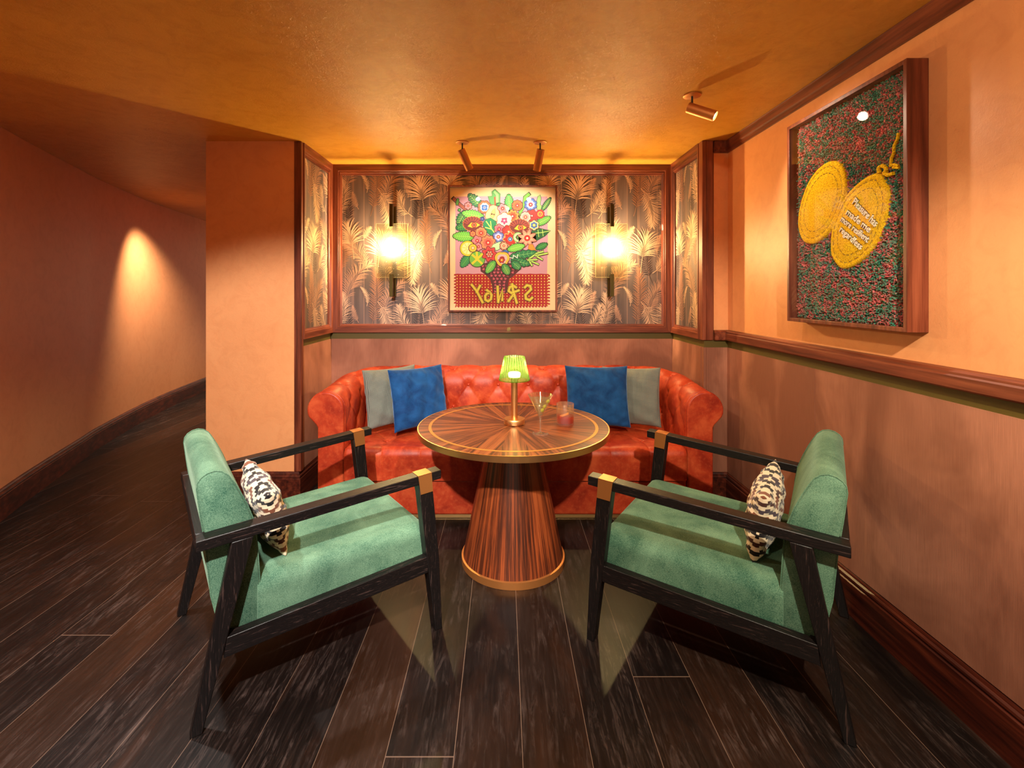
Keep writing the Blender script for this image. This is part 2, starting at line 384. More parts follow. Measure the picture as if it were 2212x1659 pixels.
# planks run along Y
struct(MB().box(-9, 2.3, -2.2, 10, -0.06, 0).build('floor', 'floor'))
struct(MB().box(-9, 2.3, -2.2, 10, CEIL, CEIL+0.1).build('ceiling', 'ceiling_plaster'))
leftpath = [(-2.1, -2.2), (-2.1, -0.6), (-2.18, 0.4), (-2.42, 1.2), (-2.80, 2.05), (-3.29, 3.12), (-3.46, 3.51), (-3.73, 4.19), (-3.90, 4.63), (-4.22, 5.70), (-4.44, 6.8), (-4.60, 8.0), (-4.66, 10)]
def smooth_path(p, k=6):
    out = []
    for i in range(len(p)-1):
        p0 = Vector(p[max(i-1, 0)]); p1 = Vector(p[i]); p2 = Vector(p[i+1]); p3 = Vector(p[min(i+2, len(p)-1)])
        for j in range(k):
            t = j/k
            out.append(tuple(0.5*((2*p1)+(p2-p0)*t+(2*p0-5*p1+4*p2-p3)*t*t+(3*p1-p0-3*p2+p3)*t**3)))
    out.append(tuple(p[-1])); return out
lp = smooth_path(leftpath)
lpr = lp[::-1]                     # travelling towards the camera the room lies on the left hand
struct(MB().sweep([(0, 0), (0.15, 0), (0.15, CEIL), (0, CEIL)], lpr).build('wall_left', 'wall_plaster', smooth=True))
BB = [(-.002, 0), (-.026, 0), (-.026, .150), (-.021, .154), (-.021, .160), (-.024, .164), (-.022, .172), (-.014, .178), (-.014, .184), (-.010, .192), (-.002, .198)]
struct(MB().sweep(BB, lpr).build('baseboard_left', 'base_wood', smooth=True))
struct(MB().box(XW, XW+.15, -2.2, YP, 0, CEIL).build('wall_right', 'wall_plaster'))
struct(MB().box(XPL, XL, YP, YB+.15, 0, CEIL).build('wall_pillar', 'wall_plaster'))
struct(MB().box(XL, XR, YB, YB+.15, 0, CEIL).build('wall_back', 'wall_plaster'))
struct(MB().box(XR, XW+.15, YP, YB+.15, 0, CEIL).build('wall_return', 'wall_plaster'))
struct(MB().box(XPL, XPL+.15, YB+.15, 10, 0, CEIL).build('wall_hall', 'wall_plaster'))
# baseboard that follows pillar, alcove and right wall; the room is on the left hand of travel
cont = [(XPL, YP), (XL, YP), (XL, YB), (XR, YB), (XR, YP), (XW, YP), (XW, -2.2)]
BBr = [(-o, z) for o, z in BB]
struct(MB().sweep(BBr, cont).build('baseboard_right', 'base_wood', smooth=True))
# wainscot boards (child panels separated by fine joints) and the recessed olive band above
def strip(path, z0, z1, th, name, mat, bev=0.0):
    return struct(MB().sweep([(0.0005, z0), (th, z0), (th, z1), (0.0005, z1)], path).build(name, mat, bevel=bev))
alc = [(XL, YP+.003), (XL, YB), (XR, YB), (XR, YP), (XW, YP), (XW, -2.2)]
strip(alc, .198, 1.088, .012, 'trim_1', 'wainscot_veneer')
strip(alc, 1.086, 1.142, .006, 'trim_2', 'olive_band')
# joints between the veneer boards: narrow raised cover beads
jb = MB()
for x in (-.87, -.51, .80, 1.16): jb.box(x-.0015, x+.0015, YB-.0135, YB-.012, .2, 1.086)
for y in (2.45, 1.1): jb.box(XW-.0135, XW-.012, y-.0015, y+.0015, .2, 1.086)
jb.box(XR-.016, XR-.012, YP+.03, YP+.045, .2, 1.086); jb.box(XR+.005, XR+.016, YP-.0165, YP-.012, .2, 1.086)
struct(jb.build('trim_3', 'wainscot_veneer'))
# chair rail on return and right wall
RAIL = [(.0005, 1.140), (.030, 1.140), (.034, 1.146), (.034, 1.186), (.028, 1.192), (.028, 1.200), (.018, 1.208), (.0005, 1.212)]
struct(MB().sweep(RAIL, [(XR+.06, YP), (XW, YP), (XW, -2.2)]).build('trim_4', 'trim_wood_y', smooth=True, angle=20))
CROWN = [(.0005, CEIL-.085), (.012, CEIL-.085), (.012, CEIL-.058), (.020, CEIL-.052), (.020, CEIL-.006), (.024, CEIL-.003), (.024, CEIL-.0005), (.0005, CEIL-.0005)]
struct(MB().sweep(CROWN, [(XR+.06, YP), (XW, YP), (XW, -2.2)]).build('trim_5', 'trim_wood_y', smooth=True, angle=20))
# corner posts of the alcove
struct(MB().box(XL-.028, XL+.024, YP-.006, YP+.032, .198, CEIL-.0005).build('trim_6', 'trim_wood_z', bevel=.003))
pr = MB().box(XR-.026, XR+.006, YP-.022, YP+.045, 1.140, CEIL-.0005); pr.box(XR+.006, XR+.052, YP-.022, YP-.0005, 1.140, CEIL-.0005); pr.box(XR+.052, XR+.06, YP-.014, YP-.0005, 1.212, CEIL-.085)
struct(pr.build('trim_7', 'trim_wood_z', bevel=.003))

def panel_frame(name, fn, a0, a1, z0, z1, wd, mats):
    """mitred moulding; fn(a, z, out)->3D; the outer rectangle a0..a1, z0..z1; wd = width (left,right,bottom,top)"""
    prof = [(0, .0005), (0, .030), (.62, .030), (.66, .024), (.80, .024), (.84, .018), (1.0, .014), (1.0, .0005)]
    mb = MB(); cs = [(a0, z0), (a1, z0), (a1, z1), (a0, z1)]; L_, R_, B_, T_ = wd
    def corner(i, k):
        if i == 0: return (a0+L_*k, z0+B_*k)
        if i == 1: return (a1-R_*k, z0+B_*k)
        if i == 2: return (a1-R_*k, z1-T_*k)
        return (a0+L_*k, z1-T_*k)
    n = len(prof)
    for i in range(4):
        vs = []
        for q in (i, (i+1) % 4):
            for k, o in prof:
                a, z = corner(q, k); vs.append(fn(a, z, o))
        mb.add(vs, [(k, (k+1) % n, n+(k+1) % n, n+k) for k in range(n)], i % 2)
    return struct(mb.build(name, mats, smooth=True, angle=25))
fb = lambda a, z, o: (a, YB-o, z)
fl_ = lambda a, z, o: (XL+o, a, z)
fr_ = lambda a, z, o: (XR-o, a, z)
ZP0, ZP1 = 1.142, CEIL-.0005
panel_frame('trim_8', fb, XL+.03, XR-.03, ZP0, ZP1, (.070, .070, .072, .088), ['trim_wood_x', 'trim_wood_z'])
panel_frame('trim_9', fl_, YP+.032, YB-.031, ZP0, ZP1, (.022, .05, .072, .088), ['trim_wood_y', 'trim_wood_z'])
panel_frame('trim_10', fr_, YP+.045, YB-.031, ZP0, ZP1, (.018, .05, .072, .088), ['trim_wood_y', 'trim_wood_z'])

# ---------------------------------------------------------------- palm wallpaper
def wp_mats():
    t = NT('wallpaper_ground'); co = t.coord()
    n = t.noise(t.mapping(co, (1, 1, .12)), 9, 3, 0.5); f = t.noise(co, 500, 2)
    c = t.mix(t.ramp(n, [(0.4, (0, 0, 0, 1)), (0.6, (1, 1, 1, 1))]), lin((82, 68, 66)), lin((112, 92, 88)))
    M['wallpaper_ground'] = t.set(col=c, rough=0.5, spec=0.4, normal=t.bump(f, 0.1, 0.001))
    for nm, a in (('leaf_gold', (222, 182, 150)), ('leaf_rose', (196, 148, 122)), ('leaf_copper', (158, 110, 86)), ('leaf_dark', (60, 44, 44))):  # printed leaf tones, the last one a dark ink
        t = NT(nm); n = t.noise(t.coord(), 60, 3)
        M[nm] = t.set(col=t.mix(t.math('MULTIPLY', n, .5), lin(a), lin(tuple(int(x*.82) for x in a))), rough=0.42, metal=0.25, spec=0.5)
wp_mats()
WPM = ['wallpaper_ground', 'leaf_gold', 'leaf_rose', 'leaf_copper', 'leaf_dark']
def frond_polys(p0, p1, bend, width, n, style, seed):
    """feather palm frond as 2D polygons: stem and lens-shaped leaflets"""
    rr = random.Random(seed); p0 = Vector(p0); p1 = Vector(p1); d = p1-p0; L = d.length; nn = Vector((-d.y, d.x))/L
    mid = (p0+p1)/2+nn*bend*L
    B = lambda t: p0*(1-t)**2+mid*2*t*(1-t)+p1*t*t
    T = lambda t: ((mid-p0)*2*(1-t)+(p1-mid)*2*t).normalized()
    polys = []
    st = []; st2 = []
    for i in range(13):
        t = i/12; q = B(t); tt = T(t); nv = Vector((-tt.y, tt.x)); ww = .0042*(1-.8*t); st.append(q+nv*ww/2); st2.append(q-nv*ww/2)
    for i in range(12): polys.append([st2[i], st2[i+1], st[i+1], st[i]])
    s0 = 0.16 if style != 'fan' else 0.55
    for i in range(n):
        t = s0+(1-s0)*i/(n-1)*.98; q = B(t); tt = T(t)
        for sd in (-1, 1):
            if style == 'half' and sd < 0 and rr.random() < .25: continue
            if style == 'fan': ang = R(80)*(1-(i/(n-1))*.95); ln = width*(.75+.35*sin(pi*i/(n-1)))
            else: ang = R(58)-R(34)*((t-s0)/(1-s0)); ln = width*(.30+.70*sin(pi*min(1, ((t-s0)/(1-s0))*.82+.14)))
            ang += R(rr.uniform(-4, 4)); ln *= rr.uniform(.88, 1.08)
            dr = Matrix.Rotation(sd*ang, 2) @ tt; nv = Vector((-dr.y, dr.x))
            cv = -sd*ln*.16
            wl = (L*.44/n)*(1.0 if style != 'fan' else 1.2)
            a = q; b = q+dr*ln*.35+nv*(cv*.5); c = q+dr*ln*.7+nv*(cv*.35); e = q+dr*ln+nv*(-cv*.3)
            polys.append([a, b-nv*wl*.5, c-nv*wl*.38, e, c+nv*wl*.38, b+nv*wl*.5])
    return polys
TW, TH = 0.56, 0.965
TILE = [ # x0,y0,x1,y1,bend,width,n,style,colour
    (.30, .10, .34, .62, -.12, .10, 26, 'f', 3), (.05, .55, .20, .95, .20, .10, 24, 'f', 3), (.46, .50, .40, .90, .15, .09, 22, 'f', 4), (.12, .02, .02, .36, -.15, .09, 20, 'f', 4),
    (.10, .30, .30, .66, .28, .13, 30, 'half', 2), (.42, .16, .57, .50, .25, .12, 28, 'half', 2), (.28, .60, .06, .84, -.25, .11, 26, 'f', 2),
    (.36, .34, .46, .02, .20, .115, 28, 'f', 1), (.36, .58, .40, .84, .05, .17, 16, 'fan', 1), (.16, .70, .12, .93, -.05, .15, 14, 'fan', 1),
    (.00, .08, .06, .40, -.22, .10, 26, 'f', 1), (.24, .86, .30, .97, .10, .045, 16, 'f', 1), (.20, .16, .15, .30, .12, .04, 16, 'f', 2), (.50, .74, .53, .90, .18, .05, 18, 'f', 2),
    (.27, .30, .22, .46, -.3, .035, 14, 'f', 1), (.46, .58, .58, .78, -.25, .10, 22, 'half', 1)]
LINES = [.03, .085, .145, .155, .245, .335, .345, .43, .50]
def clip(poly, x0, x1, y0, y1):
    for ax, lim, sg in ((0, x0, 1), (0, x1, -1), (1, y0, 1), (1, y1, -1)):
        out = []
        for i in range(len(poly)):
            a, b = poly[i-1], poly[i]; ia = sg*(a[ax]-lim) >= 0; ib = sg*(b[ax]-lim) >= 0
            if ia != ib:
                t = (lim-a[ax])/(b[ax]-a[ax]); out.append(tuple(a[k]+t*(b[k]-a[k]) for k in (0, 1)))
            if ib: out.append(tuple(b))
        poly = out
        if len(poly) < 3: return None
    return poly
def wallpaper(name, fn, a0, a1, z0, z1, a_off=0, parent=None):
    mb = MB(); e = .0012
    mb.add([fn(a0, z0, e), fn(a1, z0, e), fn(a1, z1, e), fn(a0, z1, e)], [(0, 1, 2, 3)], 0)
    i0 = int((a0-a_off)//TW)-1; i1 = int((a1-a_off)//TW)+1
    for i in range(i0, i1+1):
        for x in LINES:
            xx = a_off+i*TW+x
            p = clip([(xx-.0012, z0), (xx+.0012, z0), (xx+.0012, z1), (xx-.0012, z1)], a0, a1, z0, z1)
            if p: mb.add([fn(a, b, e+.0002) for a, b in p], [tuple(range(len(p)))], 2)
        for j in range(-1, 3):
            oy = z0-.15+j*TH+(TH*.5 if i % 2 else 0)
            for k, (x0, y0, x1, y1, bd, wd, n, stl, c) in enumerate(TILE):
                ox = a_off+i*TW; mir = (i % 4 in (1, 2))
                if mir: x0, x1, bd = TW-x0, TW-x1, -bd
                P0 = (ox+x0, oy+y0); P1 = (ox+x1, oy+y1)
                if max(P0[0], P1[0])+wd < a0 or min(P0[0], P1[0])-wd > a1 or max(P0[1], P1[1])+wd < z0 or min(P0[1], P1[1])-wd > z1: continue
                lay = e+.0004+.00022*((4, 3, 2, 1).index(c)*5 if c in (1, 2, 3, 4) else 0)/4+.00005*k
                for ip, pl in enumerate(frond_polys(P0, P1, bd, wd, n, stl, k*31+i*7+j)):
                    q = clip([tuple(v) for v in pl], a0, a1, z0, z1)
                    if q: mb.add([fn(a, b, lay+(ip % 7)*5e-6) for a, b in q], [tuple(range(len(q)))], c)
    o = mb.build(name, WPM, parent=parent); return o
W = bpy.data.objects
wallpaper('wallpaper', fb, XL+.10, XR-.10, ZP0+.072, ZP1-.088, -1.43, W['wall_back'])
wallpaper('wallpaper', fl_, YP+.054, YB-.081, ZP0+.072, ZP1-.088, 3.30, W['wall_pillar'])
wallpaper('wallpaper', fr_, YP+.063, YB-.081, ZP0+.072, ZP1-.088, 3.52, W['wall_return'])

# ================================================================ WALL SCONCES
def sconce(x, label):
    r = empty('wall_sconce', (x, YB, 1.826), 0, label, 'sconce', 'wall sconces beside the picture')
    MB().box(-.014, .014, -.030, -.0035, -.38, .38).build('wall_bar', 'bronze', r, bevel=.002)
    MB().box(-.075, .075, -.036, -.031, -.125, .128).build('inner_panel', 'ribbed_glass', r, bevel=.001)
    MB().box(-.131, .131, -.110, -.104, -.220, .224).build('glass_panel', 'seeded_glass', r, bevel=.001)
    e = MB()
    for x0, x1, z0, z1, ya, yb in ((-.1325, .1325, .2225, .2255, -.1105, -.1035), (-.1325, .1325, -.2215, -.2185, -.1105, -.1035), (-.1325, -.1295, -.2185, .2225, -.1105, -.1035), (.1295, .1325, -.2185, .2225, -.1105, -.1035)):
        e.box(x0, x1, ya, yb, z0, z1)
    e.build('polished_edge', 'glass_edge', r)
    for z0, z1 in ((.196, .383), (-.380, -.193)):
        b = MB().box(-.014, .014, -.145, -.1105, z0, z1)
        b.box(-.008, .008, -.1035, -.030, z0+.01 if z0 > 0 else z1-.03, z0+.03 if z0 > 0 else z1-.01)
        b.build('clamp_bar', 'bronze', r, bevel=.0015)
    b = MB().lathe([(.012, -.09), (.012, -.03), (.009, -.025)], 16, (0, -.07, 0), True, True); b.build('bulb_socket', 'bronze', r, smooth=True)
    b = MB().lathe([(.004, -.026), (.016, -.010), (.022, .008), (.020, .022), (.011, .034), (.001, .038)], 20, (0, -.07, .018)); b.build('bulb', 'sconce_bulb', r, smooth=True)
    return r
sconce(-.922, 'glass and bronze wall sconce on palm wallpaper left of the flower picture')
sconce(.897, 'glass and bronze wall sconce on palm wallpaper right of the flower picture')

# ================================================================ CEILING SPOTS
def ceiling_spot(x, y, d, ln, label, power, col, size, target):
    r = empty('ceiling_spotlight', (x, y, CEIL), 0, label, 'spotlight', 'brass spotlights on the ceiling')
    MB().lathe([(.0, -.0005), (.047, -.0005), (.047, -.006), (.044, -.008), (.0, -.008)], 32).build('canopy', 'aged_brass', r, smooth=True)
    d = Vector(d).normalized()
    piv = Vector((0, 0, -.075))
    MB().tube((0, 0, -.008), piv, .0055, n=12).build('stem', 'black_metal', r, smooth=True)
    a = piv-d*.022; b = a+d*ln
    q = d.to_track_quat('Z', 'Y').to_matrix().to_4x4(); m = Matrix.Translation(a) @ q
    c = MB().lathe([(.0, .010), (.022, .010), (.022, .0), (.0285, .0), (.0285, ln), (.0255, ln), (.0255, ln-.018)], 36)
    MB().lathe([(.0, .012), (.0215, .012), (.0215, .003), (.0, .003)], 24).build('rear_cap', 'black_metal', r, smooth=True, mtx=m)
    c.build('lamp_housing', 'aged_brass', r, smooth=True, mtx=m)
    MB().lathe([(.0, ln-.010), (.0250, ln-.010)], 32).build('lens', 'spot_lens', r, mtx=m)
    e = r.location+b+d*.004
    o = spot('spot_beam', e-r.location, Vector(target)-r.location, power, col, size, .5, .02, r)
    return r
ceiling_spot(-.295, 3.44, (.060, .055, -.130), .152, 'brass ceiling spotlight above the flower picture, left of the pair', 10, (1, .90, .74), 100, (0, 4.06, 1.8))
ceiling_spot(.267, 3.44, (-.024, .060, -.132), .152, 'brass ceiling spotlight above the flower picture, right of the pair', 10, (1, .90, .74), 100, (.1, 4.06, 1.8))
ceiling_spot(1.038, 2.62, (.130, -.075, -.080), .155, 'brass ceiling spotlight tilted towards the tufted picture', 11, (1, .80, .58), 100, (1.58, 2.30, 1.9))

# ================================================================ FLOWER PICTURE (back wall)
ACOL = {}
def acol(c):
    k = 'ink_%02x%02x%02x' % c
    if k not in M: flat(k, c, 0.55)
    return k
X0P, X1P, Z0P, Z1P = -.466, .456, 1.318, 2.387
def picture():
    r = empty('flower_picture', ((X0P+X1P)/2, YB, Z0P), 0, 'framed picture of a flower bouquet over a red checked cloth with mirrored letters', 'picture')
    ox, oz = (X0P+X1P)/2, Z0P; Wd, Hd = X1P-X0P, Z1P-Z0P; y1 = -.004
    f = MB(); a, b = -Wd/2, Wd/2; fw = .014
    for bx in ((a, a+fw, 0, Hd), (b-fw, b, 0, Hd), (a+fw, b-fw, 0, fw), (a+fw, b-fw, Hd-fw, Hd)): f.box(bx[0], bx[1], -.040, y1, bx[2], bx[3])
    f.build('frame', 'trim_wood_z', r, bevel=.0015)
    MB().box(a+fw, b-fw, -.012, y1, fw, Hd-fw).build('mount', flat('mount_cream', (250, 220, 168), .8), r)
    # image coordinates of the print -> picture plane
    def P(x, y): return (a+(x-150)/1260*Wd, Hd-(y-105)/1465*Hd)
    art = MB(); mats = []; lay = [0]; STEP = 1.3e-5
    def mi(c):
        k = acol(c)
        if k not in mats: mats.append(k)
        return mats.index(k)
    def poly(pts, c, px=True):
        lay[0] += 1; y = -.0125-STEP*lay[0]
        art.add([(p[0], y, p[1]) for p in ([P(*q) for q in pts] if px else pts)], [tuple(range(len(pts)))], mi(c))
    BL = (20, 40, 24)
    def blob(pts, c, edge=BL, g=5):
        cx = sum(p[0] for p in pts)/len(pts); cy = sum(p[1] for p in pts)/len(pts)
        big = []
        n = len(pts)
        for i in range(n):
            p, q, s = pts[i-1], pts[i], pts[(i+1) % n]
            d = Vector((s[0]-p[0], s[1]-p[1])); d = d.normalized() if d.length else Vector((1, 0)); nv = Vector((d.y, -d.x))
            big.append((q[0]+nv.x*g*SG[0], q[1]+nv.y*g*SG[0]))
        poly(big, edge); poly(pts, c)
    SG = [1]
    def area(pts): return sum(pts[i-1][0]*pts[i][1]-pts[i][0]*pts[i-1][1] for i in range(len(pts)))
    def shape(pts, c, edge=BL, g=5):
        if area(pts) < 0: pts = pts[::-1]
        blob(pts, c, edge, g)
    def circ(x, y, r_, c, edge=None, g=4, n=20, sy=1):
        pts = [(x+r_*cos(2*pi*k/n), y+r_*sy*sin(2*pi*k/n)) for k in range(n)]
        if edge: shape(pts, c, edge, g)
        else: poly(pts, c)
    def flower(x, y, r_, n, c, c2, c3, k=.28, rot=0, edge=(90, 20, 20), pointy=False, sy=1):
        pts = []
        N = n*10
        for i in range(N):
            t = 2*pi*i/N
            if pointy: m = abs(((i % 10)/5)-1); rad = r_*(1-k*1.6*(1-m)) 
            else: rad = r_*(1-k+k*abs(sin(n*(t)/2)))
            pts.append((x+rad*cos(t+rot), y+sy*rad*sin(t+rot)))
        shape(pts, c, edge, 7)
        pts2 = [(x+(p[0]-x)*.68, y+(p[1]-y)*.68) for p in pts]; poly(pts2, c2)
        circ(x, y, r_*.30, c3, edge, 3, 14); circ(x, y, r_*.12, (250, 235, 200), None, n=10)
    def leaf(x0, y0, x1, y1, w_, c, c2, teeth=7, bend=0, edge=BL):
        a_ = Vector((x0, y0)); b_ = Vector((x1, y1)); d = b_-a_; nv = Vector((-d.y, d.x)).normalized(); m = (a_+b_)/2+nv*bend
        up = []; dn = []
        for i in range(teeth*2+1):
            t = i/(teeth*2); q = a_*(1-t)**2+m*2*t*(1-t)+b_*t*t
            ww = w_*sin(pi*min(1, t*.93+.05))**.7*(1 if i % 2 else .72)
            up.append(tuple(q+nv*ww)); dn.append(tuple(q-nv*ww))
        shape(up+dn[::-1], c, edge, 8)
        q = lambda t: a_*(1-t)**2+m*2*t*(1-t)+b_*t*t
        stroke([tuple(q(t/8)) for t in range(1, 8)], 4, c2)
        for i in range(2, teeth+1):
            t = i/(teeth+1.5); p = q(t); dd = d.normalized()
            for sg in (-1, 1):
                vd = (dd*.7+nv*sg).normalized()
                stroke([tuple(p+vd*5), tuple(p+vd*(6+w_*.6*sin(pi*t)**.6))], 3, c2); lay[0] -= 1
        lay[0] += 1
    def stroke(pts, w_, c):
        """one mitred ribbon along the points"""
        P_ = [Vector(p) for p in pts]; n = len(P_); lay[0] += 1; y = -.0125-STEP*lay[0]; vs = []
        P_[0] = P_[0]+(P_[0]-P_[1]).normalized()*w_*.3; P_[-1] = P_[-1]+(P_[-1]-P_[-2]).normalized()*w_*.3
        for i, p in enumerate(P_):
            d1 = (p-P_[i-1]).normalized() if i else (P_[1]-p).normalized(); d2 = (P_[i+1]-p).normalized() if i < n-1 else d1
            n1 = Vector((-d1.y, d1.x)); n2 = Vector((-d2.y, d2.x)); nn = n1+n2; nn = nn/max(nn.length_squared/2, .6)
            for sg in (1, -1):
                q = P(*(p+nn*sg*w_/2)); vs.append((q[0], y, q[1]))
        art.add(vs, [(2*i, 2*i+1, 2*i+3, 2*i+2) for i in range(n-1)], mi(c))
    LG, DG, YG, RD, PK, CR, YE, BLU, OR, BR = (110, 205, 70), (20, 120, 60), (190, 235, 110), (205, 40, 30), (225, 130, 130), (250, 225, 175), (245, 210, 40), (40, 110, 190), (225, 100, 50), (150, 60, 40)
    poly([(232, 232), (500, 226), (900, 234), (1298, 230), (1304, 700), (1296, 1135), (232, 1132)], (214, 160, 176))
    # red checked cloth with ragged edge
    rag = [(222, 1132)]+[(x, 1128+(4 if k % 2 else 0)) for k, x in enumerate(range(260, 1300, 60))]+[(1310, 1132)]
    right = []; y = 1150
    while y < 1500: right += [(1330, y), (1330, y+14), (1306, y+14), (1306, y+30)]; y += 36
    bot = []; x = 1300
    while x > 240: bot += [(x, 1508), (x-14, 1508), (x-14, 1530-(abs(x-770)*.02)), (x-30, 1530-(abs(x-770)*.02))]; x -= 36
    left = []; y = 1490
    while y > 1150: left += [(236, y), (236, y-14), (216, y-14), (216, y-30)]; y -= 36
    poly(rag+right+bot+left, (176, 8, 14))
    lay[0] += 1
    for iy in range(11):
        for ix in range(30):
            x_ = 246+ix*36.2; y_ = 1145+iy*34
            if 215 < x_ < 1300:
                poly([(x_, y_), (x_+12, y_), (x_+12, y_+13), (x_, y_+13)], (245, 205, 90)); lay[0] -= 1
    # vase of hearts
    lay[0] += 2
    shape([(520, 1020), (700, 985), (1000, 1030), (975, 1085), (900, 1155), (850, 1190), (830, 1300), (825, 1350), (670, 1350), (668, 1290), (640, 1195), (590, 1140), (530, 1100)], (90, 24, 36), BL, 4)
    rr = random.Random(3)
    for iy in range(9):
        y_ = 1040+iy*37; hw = (230, 215, 170, 120, 92, 80, 76, 74, 72)[iy]; cx = (757, 752, 748, 744, 744, 745, 746, 746, 746)[iy]
        n = max(3, int(2*hw/42))
        for ix in range(n):
            x_ = cx-hw+(ix+.5)*2*hw/n+rr.uniform(-3, 3)
            s_ = 15; an = rr.uniform(-.7, .7)
            pts = [(0, 16), (-15, -2), (-12, -12), (-5, -12), (0, -6), (5, -12), (12, -12), (15, -2)]
            poly([(x_+px*cos(an)-py*sin(an), y_+px*sin(an)+py*cos(an)) for px, py in pts], (206, 92, 110)); lay[0] -= 1
    lay[0] += 2
    # foliage behind
    stroke([(205, 250), (290, 330), (360, 385)], 46, BL); stroke([(212, 256), (290, 330), (355, 380)], 34, (176, 90, 62))
    leaf(250, 330, 262, 255, 16, LG, DG, 3); leaf(290, 380, 265, 395, 16, LG, DG, 3)
    leaf(530, 350, 385, 205, 62, DG, YG, 6); leaf(350, 400, 260, 560, 60, DG, YG, 6)
    shape([(655, 175), (690, 145), (750, 200), (745, 330), (640, 320), (612, 230), (660, 225)], (90, 170, 90)); shape([(672, 180), (690, 160), (735, 205), (735, 300), (700, 300), (700, 215)], (150, 220, 130), DG, 3)
    leaf(860, 400, 850, 205, 56, (60, 170, 80), YG, 8)
    stroke([(965, 460), (1000, 380), (1035, 300), (1040, 240), (1090, 200)], 46, BL); stroke([(967, 460), (1000, 380), (1035, 300), (1040, 242), (1084, 204)], 34, (110, 190, 60))
    shape([(1165, 330), (1190, 230), (1215, 212), (1225, 250), (1215, 320), (1250, 370), (1240, 405), (1190, 400)], (150, 200, 110))
    leaf(1235, 395, 1338, 245, 30, DG, YG, 9); leaf(1160, 560, 1335, 470, 48, (90, 180, 70), YG, 9)
    shape([(1120, 620), (1200, 600), (1335, 630), (1270, 690), (1180, 740), (1120, 700)], (30, 100, 50)); stroke([(1130, 660), (1230, 650), (1325, 632)], 8, YG); stroke([(1200, 700), (1190, 620)], 7, YG); stroke([(1250, 690), (1240, 615)], 7, YG)
    leaf(1170, 840, 1298, 780, 40, DG, LG, 7); leaf(420, 560, 240, 600, 60, DG, LG, 6)
    # left leaf mass
    leaf(560, 470, 310, 420, 62, LG, YG, 8); leaf(450, 700, 205, 690, 66, LG, YG, 9)
    leaf(400, 910, 300, 1050, 56, (30, 140, 80), LG, 7)
    circ(375, 835, 88, YE, BL, 5, 28); circ(375, 835, 68, (255, 240, 160), None, n=24)
    for k in range(8):
        t = k*pi/4+.2; stroke([(375+14*cos(t), 835+14*sin(t)), (375+62*cos(t), 835+62*sin(t))], 6, YE); lay[0] -= 1
    lay[0] += 1
    flower(380, 340, 44, 6, PK, (235, 150, 150), RD); flower(570, 355, 76, 8, (205, 110, 60), (235, 235, 250), BLU, .12); flower(570, 360, 40, 4, BLU, BLU, (30, 70, 160), .3, edge=(230, 240, 255))
    # pear
    shape([(580, 470), (590, 420), (620, 380), (635, 345), (670, 330), (715, 345), (735, 400), (745, 470), (735, 510), (650, 520), (600, 500)], (250, 225, 150), (190, 90, 40), 8)
    shape([(635, 450), (660, 400), (690, 365), (695, 440), (665, 485)], (235, 190, 110), (90, 50, 20), 3); circ(655, 435, 10, (90, 50, 20)); circ(680, 440, 9, (90, 50, 20))
    stroke([(695, 330), (690, 240)], 18, (190, 70, 40)); leaf(705, 330, 768, 318, 16, DG, LG, 3)
    flower(780, 370, 56, 5, (235, 150, 160), PK, RD, .3); flower(950, 335, 62, 10, (220, 110, 50), OR, RD, .14)
    flower(895, 460, 78, 9, (235, 150, 60), (200, 90, 40), RD, .25); flower(1105, 325, 74, 8, (70, 110, 190), (170, 195, 240), RD, .22, edge=(24, 34, 90))
    flower(1120, 455, 72, 7, RD, RD, (170, 20, 20), .2); flower(1215, 435, 48, 8, RD, (240, 180, 60), RD, .2, edge=RD); flower(1045, 470, 62, 9, (245, 190, 170), (240, 160, 150), OR, .14)
    flower(1145, 565, 58, 6, (240, 210, 140), BLU, (240, 220, 80), .2)
    shape([(800, 330), (850, 350), (860, 372), (830, 420)], CR, BL, 2)
    # big green leaf and main flowers
    shape([(548, 560), (580, 500), (640, 482), (700, 520), (720, 580), (700, 670), (650, 690), (590, 640)], (20, 140, 84)); 
    for s_, e_ in (((690, 660), (590, 520)), ((650, 610), (640, 520)), ((650, 610), (580, 590)), ((680, 640), (710, 560))): stroke([s_, e_], 12, YG)
    flower(800, 510, 92, 6, (250, 225, 200), (250, 215, 205), (170, 70, 130), .18, edge=(190, 110, 60)); 
    for dx, dy in ((-20, -18), (20, -20), (-28, 12), (24, 16), (0, 34)): circ(800+dx, 510+dy, 12, (205, 60, 110))
    flower(740, 610, 58, 6, PK, (190, 90, 120), RD, .25); flower(850, 640, 76, 8, RD, (215, 60, 50), OR, .18)
    # eyes
    for ex, ey in ((435, 560), (975, 590)):
        pts = []
        for k in range(40):
            t = 2*pi*k/40; w_ = 1+.05*(1 if k % 2 else -1); pts.append((ex+112*w_*cos(t), ey-12+82*w_*sin(t)))
        shape(pts, (120, 40, 30), (230, 130, 60), 6)
        for k in range(9):
            t = pi+pi*(k+.5)/9; stroke([(ex+62*cos(t), ey-8+38*sin(t)), (ex+104*cos(t+.1), ey-10+74*sin(t+.1))], 10, (176, 70, 44)); lay[0] -= 1
        lay[0] += 1
        shape([(ex-62, ey+18), (ex-20, ey-26), (ex+30, ey-30), (ex+84, ey+2), (ex+40, ey+30), (ex-10, ey+34)], YE, (60, 20, 16), 5)
        circ(ex+14, ey+2, 30, (222, 80, 40), (60, 20, 16), 3); circ(ex+14, ey+2, 17, (240, 130, 70)); circ(ex+14, ey+2, 9, (60, 20, 16))
    # middle row
    flower(530, 655, 66, 9, (235, 150, 90), (230, 110, 70), RD, .12); flower(435, 665, 34, 6, OR, (240, 170, 90), RD)
